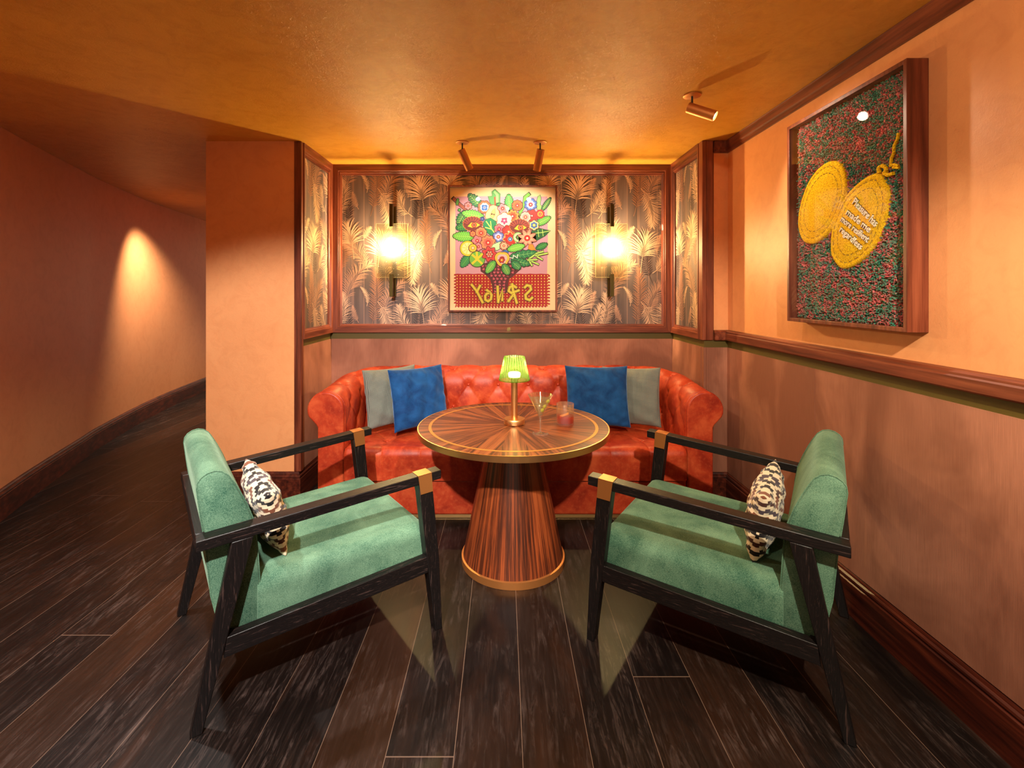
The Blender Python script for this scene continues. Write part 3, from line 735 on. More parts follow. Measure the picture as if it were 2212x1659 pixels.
    flower(730, 700, 64, 6, (110, 130, 200), (200, 205, 240), OR, .25, edge=(34, 44, 110)); flower(485, 745, 60, 5, PK, (230, 120, 130), RD, .3); flower(500, 815, 46, 6, (230, 140, 150), PK, RD, .25)
    flower(612, 768, 88, 9, (240, 140, 90), (225, 100, 80), RD, .2); flower(868, 728, 84, 8, RD, (200, 40, 40), BLU, .2, pointy=True, edge=(240, 200, 90))
    circ(960, 705, 56, (180, 220, 140), DG, 5); circ(960, 705, 40, (235, 240, 200)); flower(960, 705, 24, 5, DG, LG, DG, .4)
    flower(1065, 715, 112, 8, (240, 150, 120), (235, 180, 140), RD, .3, .3, pointy=True, edge=(110, 24, 20))
    shape([(1075, 855), (1085, 790), (1130, 790), (1165, 860)], (240, 150, 40), (130, 50, 20), 5)
    shape([(640, 850), (670, 790), (740, 760), (800, 760), (770, 820), (720, 855)], (190, 225, 170), DG, 5)
    flower(795, 805, 48, 8, (235, 150, 110), (245, 200, 160), OR, .2); flower(435, 830, 46, 10, YE, (245, 180, 60), CR, .15)
    shape([(760, 870), (790, 865), (810, 850), (850, 875), (840, 905), (790, 905)], BLU, (20, 40, 90), 3)
    leaf(840, 850, 1035, 800, 50, LG, YG, 9)
    # bottom row
    circ(485, 960, 88, (110, 190, 60), BL, 6, 24); 
    for s_, e_ in (((485, 960), (430, 910)), ((485, 960), (545, 900)), ((485, 960), (430, 1010)), ((485, 960), (540, 1010)), ((485, 960), (480, 880))): stroke([s_, e_], 24, YE)
    flower(628, 900, 92, 7, (205, 60, 60), (190, 30, 40), RD, .22, pointy=True, edge=(90, 20, 20)); flower(628, 902, 40, 6, (240, 200, 160), RD, OR, .3, pointy=True)
    for (x0_, y0_, x1_, y1_) in ((870, 930, 1180, 880), (880, 970, 1100, 1020), (890, 990, 985, 1070)):
        leaf(x0_, y0_, x1_, y1_, 52, (24, 130, 74), (150, 220, 120), 5)
    for pts in (((1080, 960), (1180, 890), (1250, 870)), ((1160, 920), (1300, 890)), ((1180, 930), (1240, 965)), ((1080, 970), (1195, 1020)), ((1090, 980), (1120, 1035)), ((1070, 970), (1180, 965))):
        stroke(pts, 28, BL); stroke(pts, 18, YG)
    flower(775, 955, 88, 3, (235, 190, 60), (240, 180, 180), RD, .16, 2.62, edge=(110, 24, 20)); flower(770, 970, 34, 6, RD, OR, YE, .3, pointy=True)
    leaf(690, 985, 590, 1120, 50, (80, 180, 70), YG, 8); leaf(790, 1020, 850, 1140, 52, (60, 150, 70), YG, 6)
    stroke([(862, 940), (900, 950), (905, 915), (950, 945), (955, 905)], 9, (250, 250, 240))
    stroke([(822, 375), (855, 370), (835, 418)], 7, (250, 250, 240))
    flower(545, 492, 26, 5, (60, 80, 160), (80, 100, 190), BLU, .5, pointy=True, edge=(34, 44, 110))
    # mirrored lettering
    lay[0] += 3
    LET = [[[(420, 1255), (480, 1330), (550, 1465)], [(520, 1265), (478, 1345)]],
           [[(595, 1318), (632, 1345), (652, 1375), (645, 1425), (612, 1450), (580, 1432), (578, 1385), (600, 1360), (632, 1350)]],
           [[(722, 1275), (728, 1460)], [(728, 1462), (782, 1290), (776, 1440)], ],
           [[(890, 1248), (900, 1320), (945, 1470)], [(940, 1290), (905, 1268), (862, 1285), (850, 1330), (880, 1352), (930, 1335), (970, 1322)], [(845, 1450), (905, 1370)]],
           [[(1035, 1290), (1062, 1262), (1100, 1272), (1110, 1310), (1075, 1345), (1045, 1375), (1050, 1420), (1095, 1435), (1125, 1405)]]]
    for wd, c in ((40, (30, 24, 20)), (30, (240, 215, 60)), (18, (60, 50, 20)), (13, (250, 228, 80))):
        lay[0] += 2
        for L_ in LET:
            for s_ in L_: stroke(s_, wd, c)
    art.build('print', mats, r)
    MB().box(a+fw, b-fw, -.032, -.030, fw, Hd-fw).build('glazing', 'picture_glass', r)
picture()

# ================================================================ TUFTED PICTURE (right wall)
def tufted():
    XF, XA = 1.528, 1.566; y0, y1, z0, z1 = 1.805, 2.567, 1.328, 2.369
    r = empty('tufted_picture', (XW, (y0+y1)/2, z0), 0, 'deep wooden box frame on the right wall with a tufted yarn picture of yellow ovals', 'picture')
    ox, oy, oz = r.location; fw = .018
    f = MB()
    X = lambda v: v-ox; Y = lambda v: v-oy; Z = lambda v: v-oz
    for (ya, yb, za, zb) in ((y0, y0+fw, z0, z1), (y1-fw, y1, z0, z1), (y0+fw, y1-fw, z0, z0+fw), (y0+fw, y1-fw, z1-fw, z1)):
        f.box(X(XF), -.0005, Y(ya), Y(yb), Z(za), Z(zb))
    f.build('frame', 'trim_wood_z', r, bevel=.002)
    MB().box(X(XA+.012), -.002, Y(y0+fw), Y(y1-fw), Z(z0+fw), Z(z1-fw)).build('backing', flat('backing_ochre', (150, 96, 40), .7), r)
    def A(u, v):       # photograph point -> picture plane
        yy = XA*F/(u-CX); return yy, HC-(v-CY)/F*yy
    def A8(x, y): return A(1680+x*.2532, 320+y*.2532)
    # yarn pile: a dense field of short tufts
    t = NT('yarn_pile'); co = t.coord()
    n1 = t.noise(co, 26, 4, 0.7, 1.2); n2 = t.noise(t.mapping(co, (1, 1, 1), loc=(4, 2, 7)), 160, 3, 0.7)
    f_ = t.math('ADD', t.math('MULTIPLY', n1, .62), t.math('MULTIPLY', n2, .38))
    c = t.ramp(f_, [(0.38, lin((14, 70, 58))), (0.475, lin((44, 142, 112))), (0.505, lin((120, 96, 90))), (0.54, lin((190, 66, 74))), (0.64, lin((224, 130, 124)))])
    M['yarn_pile'] = t.set(col=c, rough=.9, spec=.1, sheen=.3)
    t = NT('yellow_yarn'); n = t.noise(t.coord(), 150, 3, .7); t.set(col=t.ramp(n, [(0.35, lin((186, 130, 6))), (0.5, lin((236, 186, 16))), (0.7, lin((250, 214, 40)))]), rough=.9, spec=.1, normal=t.bump(n, .8, .006)); M['yellow_yarn'] = t.m
    rr = random.Random(5); mb = MB(); ya, yb, za, zb = y0+fw+.004, y1-fw-.022, z0+fw+.004, z1-fw-.004
    mb.add([(X(XA+.008), Y(ya), Z(za)), (X(XA+.008), Y(yb), Z(za)), (X(XA+.008), Y(yb), Z(zb)), (X(XA+.008), Y(ya), Z(zb))], [(0, 1, 2, 3)])
    ny, nz = 92, 132
    for i in range(ny):
        for j in range(nz):
            cy = ya+(i+.5+rr.uniform(-.4, .4))*(yb-ya)/ny; cz = za+(j+.5+rr.uniform(-.4, .4))*(zb-za)/nz
            an = rr.uniform(0, 2*pi); l_ = rr.uniform(.008, .014); w_ = .0028
            d = Vector((cos(an), sin(an))); q = Vector((-d.y, d.x))*w_
            x0_ = XA+.008; x1_ = XA-rr.uniform(.000, .008)
            p0 = Vector((cy, cz)); p1 = p0+d*l_
            mb.add([(X(x0_), Y(p0.x-q.x), Z(p0.y-q.y)), (X(x0_), Y(p0.x+q.x), Z(p0.y+q.y)), (X(x1_), Y(p1.x+q.x), Z(p1.y+q.y)), (X(x1_), Y(p1.x-q.x), Z(p1.y-q.y)), (X(x1_-.002), Y((p0.x+p1.x)/2), Z((p0.y+p1.y)/2))],
                   [(0, 1, 4), (1, 2, 4), (2, 3, 4), (3, 0, 4)])
    mb.build('yarn_field', 'yarn_pile', r)
    def closed(px, k=6):
        pts = [Vector(A8(*p)) for p in px]; n = len(pts); out = []
        for i in range(n):
            p0, p1, p2, p3 = pts[i-1], pts[i], pts[(i+1) % n], pts[(i+2) % n]
            for j in range(k):
                t_ = j/k; out.append(0.5*((2*p1)+(p2-p0)*t_+(2*p0-5*p1+4*p2-p3)*t_*t_+(3*p1-p0-3*p2+p3)*t_**3))
        return out
    def oval(px, name):
        pts = closed(px); c_ = sum(pts, Vector((0, 0)))/len(pts); n = len(pts); mb = MB(); vs = []
        rings = [(1.0, .008), (.995, -.008), (.975, -.0125), (.90, -.0145), (.87, -.011), (.84, -.0135), (.4, -.0145), (0.0001, -.0145)]
        for k, dx in rings:
            for p in pts:
                q = c_+(p-c_)*k; vs.append((X(XA+dx), Y(q.x), Z(q.y)))
        fs = [(j*n+i, j*n+(i+1) % n, (j+1)*n+(i+1) % n, (j+1)*n+i) for j in range(len(rings)-1) for i in range(n)]
        mb.add(vs, fs); o = mb.build(name, 'yellow_yarn', r, smooth=True, angle=80)
        for kk, on in ((.86, 2), (.70, 1)):
            st = MB()      # dashed seam
            for i in range(0, n):
                if i % 3 == 2: continue
                a_ = c_+(pts[i]-c_)*kk; b_ = c_+(pts[(i+1) % n]-c_)*kk; d = (b_-a_).normalized(); q = Vector((-d.y, d.x))*.0012
                st.add([(X(XA-.0152), Y(p.x), Z(p.y)) for p in (a_-q, b_-q, b_+q, a_+q)], [(0, 1, 2, 3)])
            st.build('seam', flat('seam_brown', (96, 64, 20), .9), o)
        return o
    o1 = oval([(490, 108), (560, 140), (597, 230), (604, 340), (575, 470), (520, 610), (440, 740), (330, 815), (240, 800), (195, 700), (192, 590), (220, 450), (275, 300), (350, 190), (420, 130)], 'oval')
    o2 = oval([(880, 210), (930, 270), (965, 370), (960, 500), (925, 650), (860, 810), (770, 930), (660, 1010), (560, 1028), (490, 950), (470, 860), (480, 700), (520, 570), (580, 440), (660, 340), (770, 250)], 'oval')
    ch = MB()
    def rope(px, w_=.008):
        pts = [Vector(A8(*p)) for p in px]
        for i in range(len(pts)-1):
            ch.tube((X(XA-.008), Y(pts[i].x), Z(pts[i].y)), (X(XA-.008), Y(pts[i+1].x), Z(pts[i+1].y)), w_, n=8)
    rope([(885, 215), (878, 170), (905, 150), (938, 160), (945, 195), (925, 215), (960, 232), (1005, 215)])
    rope([(975, 150), (1010, 140), (1050, 155)], .006); rope([(985, 150), (988, 90), (1010, 40), (1012, -20)], .006)
    rope([(1012, -20), (1040, -75), (1050, -130)], .006); rope([(1000, 165), (1055, 168)], .005)
    ch.build('chain', 'yellow_yarn', r, smooth=True)
    # stitched words
    lines = [("Pleasure has", (668, 470), (862, 672), .037), ("made me", (612, 560), (808, 720), .034), ("more resilient", (566, 620), (795, 806), .034), ("regardless", (556, 706), (735, 868), .035)]
    yy = []
    for k, (txt, a8, b8, size) in enumerate(lines):
        a_ = Vector(A8(*a8)); b_ = Vector(A8(*b8)); d = b_-a_; L_ = d.length
        for nm, mat, off, ex, lift in (('lettering_outline', 'seam_brown', .0026, .0010, .0158), ('lettering', 'yarn_white', .0003, .0024, .0170)):  # a wider dark outline under the white letters
            if mat not in M: flat(mat, (236, 226, 206), .85)
            cu = bpy.data.curves.new('words', 'FONT'); cu.body = txt; cu.size = size*1.2; cu.offset = off; cu.extrude = ex; cu.resolution_u = 2
            to = bpy.data.objects.new('words', cu); COL.objects.link(to); bpy.context.view_layer.update()
            wd = max(to.dimensions.x, 1e-3); me = bpy.data.meshes.new_from_object(to)
            bpy.data.objects.remove(to, do_unlink=True)
            s_ = L_/wd; me.materials.clear(); me.materials.append(M[mat])
            o = bpy.data.objects.new(nm, me); COL.objects.link(o); o.parent = r
            # text x runs from far to near (towards -Y), text normal faces the room (-X)
            ex_ = Vector((0, d.x, d.y)).normalized(); nz_ = Vector((-1, 0, 0)); ey_ = nz_.cross(ex_)
            m = Matrix.Identity(4)
            for c_, vv in enumerate((ex_*s_, ey_*1.0, nz_)):
                for rw in range(3): m[rw][c_] = vv[rw]
            for v in me.vertices: v.co = (m.to_3x3() @ v.co)+Vector((X(XA-lift), Y(a_.x), Z(a_.y)))
            me.update()
    MB().box(X(XF+.006), X(XF+.009), Y(y0+fw), Y(y1-fw), Z(z0+fw), Z(z1-fw)).build('glazing', 'picture_glass', r)
tufted()

# ================================================================ SOFA
SXL, SXR, SYF, SYB = -1.029, 1.186, 3.10, 3.71
def sofa():
    cx = (SXL+SXR)/2
    r = empty('chesterfield_sofa', (cx, 3.45, 0), 0, 'long red leather button-tufted sofa with rolled arms against the back wall', 'sofa')
    loc = lambda p: (p[0]-cx, p[1]-3.45, p[2])
    rad = .20; pth = []
    def seg(a, b, n):
        for i in range(n): pth.append((a[0]+(b[0]-a[0])*i/n, a[1]+(b[1]-a[1])*i/n))
    # sample U path with outward normals
    S = []; L1 = SYB-rad-SYF; La = rad*pi/2; Lb = (SXR-SXL)-2*rad; TOT = 2*L1+2*La+Lb
    def path(s):
        if s < L1: return Vector((SXL, SYF+s)), Vector((-1, 0))
        s -= L1
        if s < La:
            a = s/rad; return Vector((SXL+rad-rad*cos(a), SYB-rad+rad*sin(a))), Vector((-cos(a), sin(a)))
        s -= La
        if s < Lb: return Vector((SXL+rad+s, SYB)), Vector((0, 1))
        s -= Lb
        if s < La:
            a = s/rad; return Vector((SXR-rad+rad*sin(a), SYB-rad+rad*cos(a))), Vector((sin(a), cos(a)))
        s -= La
        return Vector((SXR, SYB-rad-s)), Vector((1, 0))
    # profile by arc length w: (p outward, z above seat line) starting at z=.40
    rc = .118; zc = .720
    def prof(w):
        l0 = zc-.40
        if w < l0: return Vector((0, .40+w)), Vector((-1, 0))
        a = (w-l0)/rc; am = R(200)
        if a < am: return Vector((rc-rc*cos(a), zc+rc*sin(a))), Vector((-cos(a), sin(a)))
        e = prof_end; t_ = (w-l0-am*rc)
        st = Vector((rc-rc*cos(am), zc+rc*sin(am)))
        # neck then straight down
        neck = Vector((.168, .615)); l1 = (neck-st).length
        if t_ < l1: return st+(neck-st)*(t_/l1), Vector((1, -.3)).normalized()
        return Vector((.168, .615-(t_-l1))), Vector((1, 0))
    prof_end = 0
    WT = (zc-.40)+R(200)*rc+.08+.57
    WV = .33; DW = .15; SP = TOT/14; mid = TOT/2
    nU, nV = 440, 150
    def zs(z, s):   # the back stands a little higher than the arms
        k = min(max((s-.05)/(L1+La-.05), 0), 1); k2 = min(max((TOT-.05-s)/(L1+La-.05), 0), 1); k = min(k, k2); k = k*k*(3-2*k)
        f = 1+.125*k
        return .47+(z-.47)*f if z > .47 else z
    def surf(a, b):
        s = a*TOT; b2 = b; w = (b2*1.35)/1.0*0+(WT*(b if b < .7 else b))
        P, N = path(s); q, n = prof(w)
        u1 = (s-mid)/SP+.5+(w-WV)/(2*DW); u2 = (s-mid)/SP+.5-(w-WV)/(2*DW)
        fade = min(1, s/.10, (TOT-s)/.10)*max(0, min(1, (.60-w)/.10))
        d = .015*((abs(sin(pi*u1))*abs(sin(pi*u2)))**.25)*fade
        # deep pits at the buttons
        du1 = u1-round(u1); du2 = u2-round(u2)
        if abs(round(u1)-u1) < .5 and w < .56:
            rr_ = math.hypot(du1, du2); d -= .020*math.exp(-(rr_/.17)**2)*fade
        p = q.x+n.x*d; z = q.y+n.y*d
        return loc((P.x+N.x*p, P.y+N.y*p, zs(z, s)))
    MB().grid(surf, nU, nV).build('tufted_back', 'red_leather', r, smooth=True, angle=180)
    # buttons
    bt = MB().lathe([(.0, .008), (.006, .007), (.011, .003), (.013, -.004)], 16)
    proto = None
    def button(pos, nrm):
        nonlocal proto
        m = Matrix.Translation(Vector(pos)) @ nrm.to_track_quat('Z', 'Y').to_matrix().to_4x4()
        if proto is None: proto = bt.build('button', 'red_leather', r, smooth=True, angle=180); o = proto
        else: o = proto.copy(); COL.objects.link(o); o.parent = r
        o.matrix_local = m
    for row in (-1, 0, 1):
        w = WV+row*DW
        for k in range(-7, 8):
            s = mid+(k+(.5 if row == 0 else 0))*SP
            if s < .14 or s > TOT-.14: continue
            if row == -1 and (w < 0): continue
            P, N = path(s); q, n = prof(w); d = -.012
            p = q.x+n.x*d; z = q.y+n.y*d
            button(loc((P.x+N.x*p, P.y+N.y*p, zs(z, s))), Vector((N.x*n.x, N.y*n.x, n.y)))
    # arm fronts
        ws = [i*(WT-.001)/60 for i in range(61)]
    prf = [(prof(w)[0].x, prof(w)[0].y) for w in ws if prof(w)[0].y > .42 or w > .5]
    ol = [(0, .035), (0, .40)]+prf+[(.168, .035)]
    for side in (-1, 1):
        bx = SXL if side < 0 else SXR
        fn = lambda a_, b_, t_: loc((bx+side*a_, t_, b_))
        fr = MB().prism(ol, fn, SYF-.028, SYF+.02).build('arm_front', 'red_leather', r, bevel=.010, seg=3)
        pp = MB(); q = ol
        for i in range(len(q)-1):
            g = .0015
            pp.tube(fn(q[i][0], q[i][1], SYF+.001), fn(q[i+1][0], q[i+1][1], SYF+.001), .0035, n=6)
        pp.build('piping', 'red_leather', fr, smooth=True)
    # solid core behind the outer skin down to the floor at the arms
    core = MB()
    core.box(SXL-.165-cx, SXL-cx, SYF+.02-3.45, SYB-3.45, .035, .50); core.box(SXR-cx, SXR+.165-cx, SYF+.02-3.45, SYB-3.45, .035, .50); core.box(SXL-cx, SXR-cx, SYB-3.45, SYB+.16-3.45, .035, .5)
    core.build('carcass', 'red_leather', r, bevel=.01)
    # seat: deep cushion with seams over the front edge and buttons on top
    nx = 9; sw = (SXR-SXL)/nx; y0 = SYF-.045
    def seat(a, b):
        x = SXL+.006+(SXR-SXL-.012)*a; s = b*(.19+.07+.62)
        rr_ = .045
        if s < .155: y, z, n = y0, .278+s, Vector((0, -1, 0))
        elif s < .155+rr_*pi/2:
            an = (s-.155)/rr_; y = y0+rr_-rr_*cos(an); z = .433+rr_*sin(an); n = Vector((0, -cos(an), sin(an)))
        else: y = y0+rr_+(s-.155-rr_*pi/2); z = .478; n = Vector((0, 0, 1))
        k = (x-SXL)/sw; yy = (y-(y0+.17))/.19
        if y > y0+.17: u1, u2 = k+yy/2*1.0, k-yy/2*1.0; d = .010*((abs(sin(pi*u1))*abs(sin(pi*u2)))**.25)
        else: d = .011*(abs(sin(pi*k))**.25)
        if y < y0+.001: d *= .25+.75*max(0, (z-.30)/.13)*1.0
        kk = round(k); rb = math.hypot((k-kk)*sw, y-(y0+.17)); d -= .012*math.exp(-(rb/.022)**2)
        e = min(1, (x-SXL)/.03, (SXR-x)/.03); d -= .016*(1-max(0, e))**2
        d *= 1
        return loc((x, y+n.y*d, z+n.z*d-.004))
    MB().grid(seat, 460, 130).build('seat', 'red_leather', r, smooth=True, angle=180)
    for k in range(1, nx): button(loc((SXL+k*sw, y0+.17, .470)), Vector((0, 0, 1)))
    for k in range(nx): button(loc((SXL+(k+.5)*sw, y0+.36, .470)), Vector((0, 0, 1)))
    MB().box(SXL-cx+.004, SXR-cx-.004, SYF-.03-3.45, SYB-3.45, .046, .275).build('base', 'red_leather', r, bevel=.016, seg=4)
    MB().box(SXL-.15-cx, SXR+.15-cx, SYF+.028-3.45, SYB-3.45, .001, .047).build('plinth', 'brass', r, bevel=.002)
    return r
sofa()

# ================================================================ PILLOWS
def pillow_mesh(w_, h_, t_, seed, wr=.009, n=56, seam=True):
    rr = random.Random(seed); ph = [rr.uniform(0, 6.28) for _ in range(8)]
    def fn(sg):
        def f(a, b):
            x, y = a*2-1, b*2-1
            k = (max(0, 1-abs(x)**2.6)*max(0, 1-abs(y)**2.6))**.5
            pull = 1-.065*(1-abs(y)**2)*abs(x)**2 if True else 1
            px = x*w_/2*(1-.06*(1-y*y)*abs(x)); py = y*h_/2*(1-.06*(1-x*x)*abs(y))
            ed = (1-k); 
            wv = wr*(sin(9*x+4*y+ph[0])*sin(7*y-3*x+ph[1])+.6*sin(22*x*y+ph[2]+6*x)*ed+.5*sin(17*y+ph[3]+3*x)*ed)*min(1, k*2.2)
            return (px, py, sg*(t_/2*k+.002)+wv*sg*.8)
        return f
    mb = MB(); mb.grid(fn(1), n, n); mb.grid(fn(-1), n, n)
    # close the rim
    def rim(i, j, o=0): return o+j*n+i
    fs = []
    N = n*n
    for i in range(n-1):
        for (p, q) in ((rim(i, 0), rim(i+1, 0)), (rim(i, n-1), rim(i+1, n-1)), (rim(0, i), rim(0, i+1)), (rim(n-1, i), rim(n-1, i+1))):
            fs.append((p, q, q+N, p+N))
    mb.add([], []); off = len(mb.f); mb.f += fs; mb.mi += [0]*len(fs)
    return mb
def pillow(name, size, mat, centre, facing_deg, lean, roll, label, cat, seed, group=None):
    """facing_deg: heading of the front face normal in plan (0 = +X); lean: tilt back; roll: turn in its own plane"""
    o = pillow_mesh(*size, seed).build(name, mat, smooth=True, angle=180)
    nrm = Vector((cos(R(facing_deg)), sin(R(facing_deg)), 0)); side = Vector((-nrm.y, nrm.x, 0))
    nrm = (nrm*cos(R(lean))+Vector((0, 0, 1))*sin(R(lean))).normalized()
    up = nrm.cross(side).normalized()
    m = Matrix((side, up, nrm)).transposed().to_4x4()
    o.matrix_world = Matrix.Translation(centre) @ m @ Matrix.Rotation(R(roll), 4, 'Z')
    return tag(o, label, cat, group)
pillow('throw_pillow', (.44, .43, .15), 'blue_velvet', (-.605, 3.43, .730), -50, 14, 0, 'blue velvet pillow on the red sofa, nearer its left arm', 'pillow', 1, 'pillows on the sofa')
pillow('throw_pillow', (.43, .42, .14), 'grey_weave', (-.815, 3.50, .722), -48, 12, 0, 'grey woven pillow at the left end of the red sofa', 'pillow', 2, 'pillows on the sofa')
pillow('throw_pillow', (.45, .43, .15), 'blue_velvet', (.670, 3.40, .742), -92, 15, 0, 'blue velvet pillow on the red sofa, nearer its right arm', 'pillow', 3, 'pillows on the sofa')
pillow('throw_pillow', (.43, .42, .14), 'grey_weave', (.935, 3.50, .722), -118, 13, 3, 'grey woven pillow at the right end of the red sofa', 'pillow', 4, 'pillows on the sofa')

# ================================================================ TABLE
def table():
    r = empty('round_table', (.055, 2.65, 0), 0, 'round sunburst veneer table with brass edge on a tapered wooden column', 'table')
    RT = .525; zt = .749
    MB().lathe([(.0, zt-.030), (RT-.006, zt-.030), (RT-.006, zt-.0005), (.0, zt)], 128).build('tabletop', 'sunburst_veneer', r, smooth=True)
    MB().lathe([(RT-.006, zt-.0305), (RT, zt-.030), (RT, zt+.0002), (RT-.002, zt+.0010), (RT-.006, zt+.0008)], 128).build('edge_band', 'brass', r, smooth=True)
    MB().lathe([(.449, zt), (.449, zt+.0007), (.465, zt+.0007), (.465, zt)], 128).build('brass_inlay', flat('inlay_gold', (214, 150, 70), .3, metal=.6), r, smooth=True)
    MB().lathe([(.276, .040), (.134, zt-.030)], 96).build('column', 'cone_veneer', r, smooth=True)
    MB().lathe([(.0, .001), (.284, .001), (.285, .038), (.277, .041), (.0, .041)], 96).build('base_ring', 'aged_brass', r, smooth=True)
table()

def table_lamp():
    r = empty('table_lamp', (.062, 2.655, .7492), 0, 'small brass cordless lamp with green ribbed glass shade on the round table', 'lamp')
    MB().lathe([(.0, .0005), (.055, .0005), (.058, .003), (.059, .006), (.059, .028), (.057, .031), (.0, .031)], 64).build('base', 'brass', r, smooth=True)
    MB().lathe([(.018, .031), (.018, .250), (.0, .252)], 40).build('stem', 'brass', r, smooth=True)
    b = MB(); b.box(-.026, -.017, -.0545, -.0520, .014, .018); b.build('charging_port', 'black_metal', r)
    n = 28
    def rib(r0, r1, z0, z1, th):
        def f(a, b_):
            t = a*2*pi; z = z0+(z1-z0)*b_; rr_ = r0+(r1-r0)*b_
            return ((rr_+.006*abs(sin(n/2*t)))*cos(t), (rr_+.006*abs(sin(n/2*t)))*sin(t), z)
        return f
    m = MB(); m.grid(rib(.081, .052, .245, .376, 0), n*6, 10, closeu=True)
    m.lathe([(.056, .376), (.030, .378)], 60)
    m.build('shade', 'green_glass', r, smooth=True, angle=50)
    k = MB().lathe([(.0845, .2435), (.0875, .245), (.086, .248), (.083, .247)], 80); k.build('shade_rim', 'green_glass', r, smooth=True)
    MB().lathe([(.0, .262), (.030, .262), (.034, .270), (.034, .283), (.028, .288), (.0, .290)], 32).build('led_disc', 'lamp_led', r, smooth=True)
    MB().lathe([(.031, .252), (.036, .256), (.036, .262), (.0, .262)], 32).build('led_holder', 'brass', r, smooth=True)
    l = bpy.data.lights.new('table_lamp_light', 'POINT'); l.energy = 1.1; l.color = (1.0, .92, .45); l.shadow_soft_size = .02
    o = bpy.data.objects.new('table_lamp_light', l); COL.objects.link(o); o.parent = r; o.location = (0, 0, .318)
table_lamp()

def martini():
    r = empty('martini_glass', (.192, 2.462, .7492), 0, 'martini glass with clear drink and olives on the table', 'glass')
    pr = [(.0, .001), (.040, .001), (.0435, .003), (.042, .0045), (.012, .008), (.005, .014), (.0038, .03), (.004, .055), (.007, .080), (.0115, .095), (.064, .203), (.0645, .204), (.063, .204), (.0095, .098), (.0, .094)]
    MB().lathe(pr, 48).build('bowl_and_stem', 'clear_glass', r, smooth=True)
    MB().lathe([(.0, .0955), (.0095, .0985), (.0525, .184), (.0, .184)], 48).build('drink', 'clear_liquid', r, smooth=True)
    p = Vector((.004, -.010, .118)); q = Vector((.046, .004, .176))
    MB().tube(p, q+(q-p)*.35, .0011, n=8).build('cocktail_pick', 'brass', r, smooth=True)
    for k in (.12, .42, .85):
        c = p+(q-p)*k
        b = MB().lathe([(.0001, -.011), (.006, -.009), (.0088, -.004), (.0092, .001), (.008, .006), (.0045, .010), (.0001, .0112)], 16)
        b.build('olive', 'olive_skin', r, smooth=True, angle=180, mtx=Matrix.Translation(c) @ (q-p).to_track_quat('Z', 'Y').to_matrix().to_4x4())
martini()
def rocks():
    r = empty('rocks_glass', (.343, 2.636, .7492), 0, 'ribbed tumbler with red drink, ice and orange peel on the table', 'glass')
    def out(a, b_):
        t = a*2*pi; z = .002+.116*b_; rb = .0012*abs(sin(20*t)) if z < .085 else 0; rad = .0455+.003*b_+rb
        return (rad*cos(t), rad*sin(t), z)
    m = MB(); m.grid(out, 240, 24, closeu=True); m.lathe([(.0485, .118), (.0465, .119), (.0440, .014), (.0, .013)], 48); m.lathe([(.0, .001), (.044, .001), (.0455, .002)], 48)
    m.build('tumbler', 'rocks_glass', r, smooth=True, angle=50)
    MB().lathe([(.0, .0135), (.0435, .0135), (.0448, .052), (.0, .052)], 40).build('drink', 'red_liquid', r, smooth=True)
    MB().box(-.020, .024, -.018, .020, .022, .060).build('ice_cube', 'ice', r, bevel=.004)
    pe = MB()
    def peel(a, b_):
        t = 2.4+a*2.6; return (.036*cos(t)+.004, .034*sin(t), .028+.042*a*.9+b_*.012)
    pe.grid(peel, 20, 3); pe.build('orange_peel', 'orange_peel', r, smooth=True)
rocks()

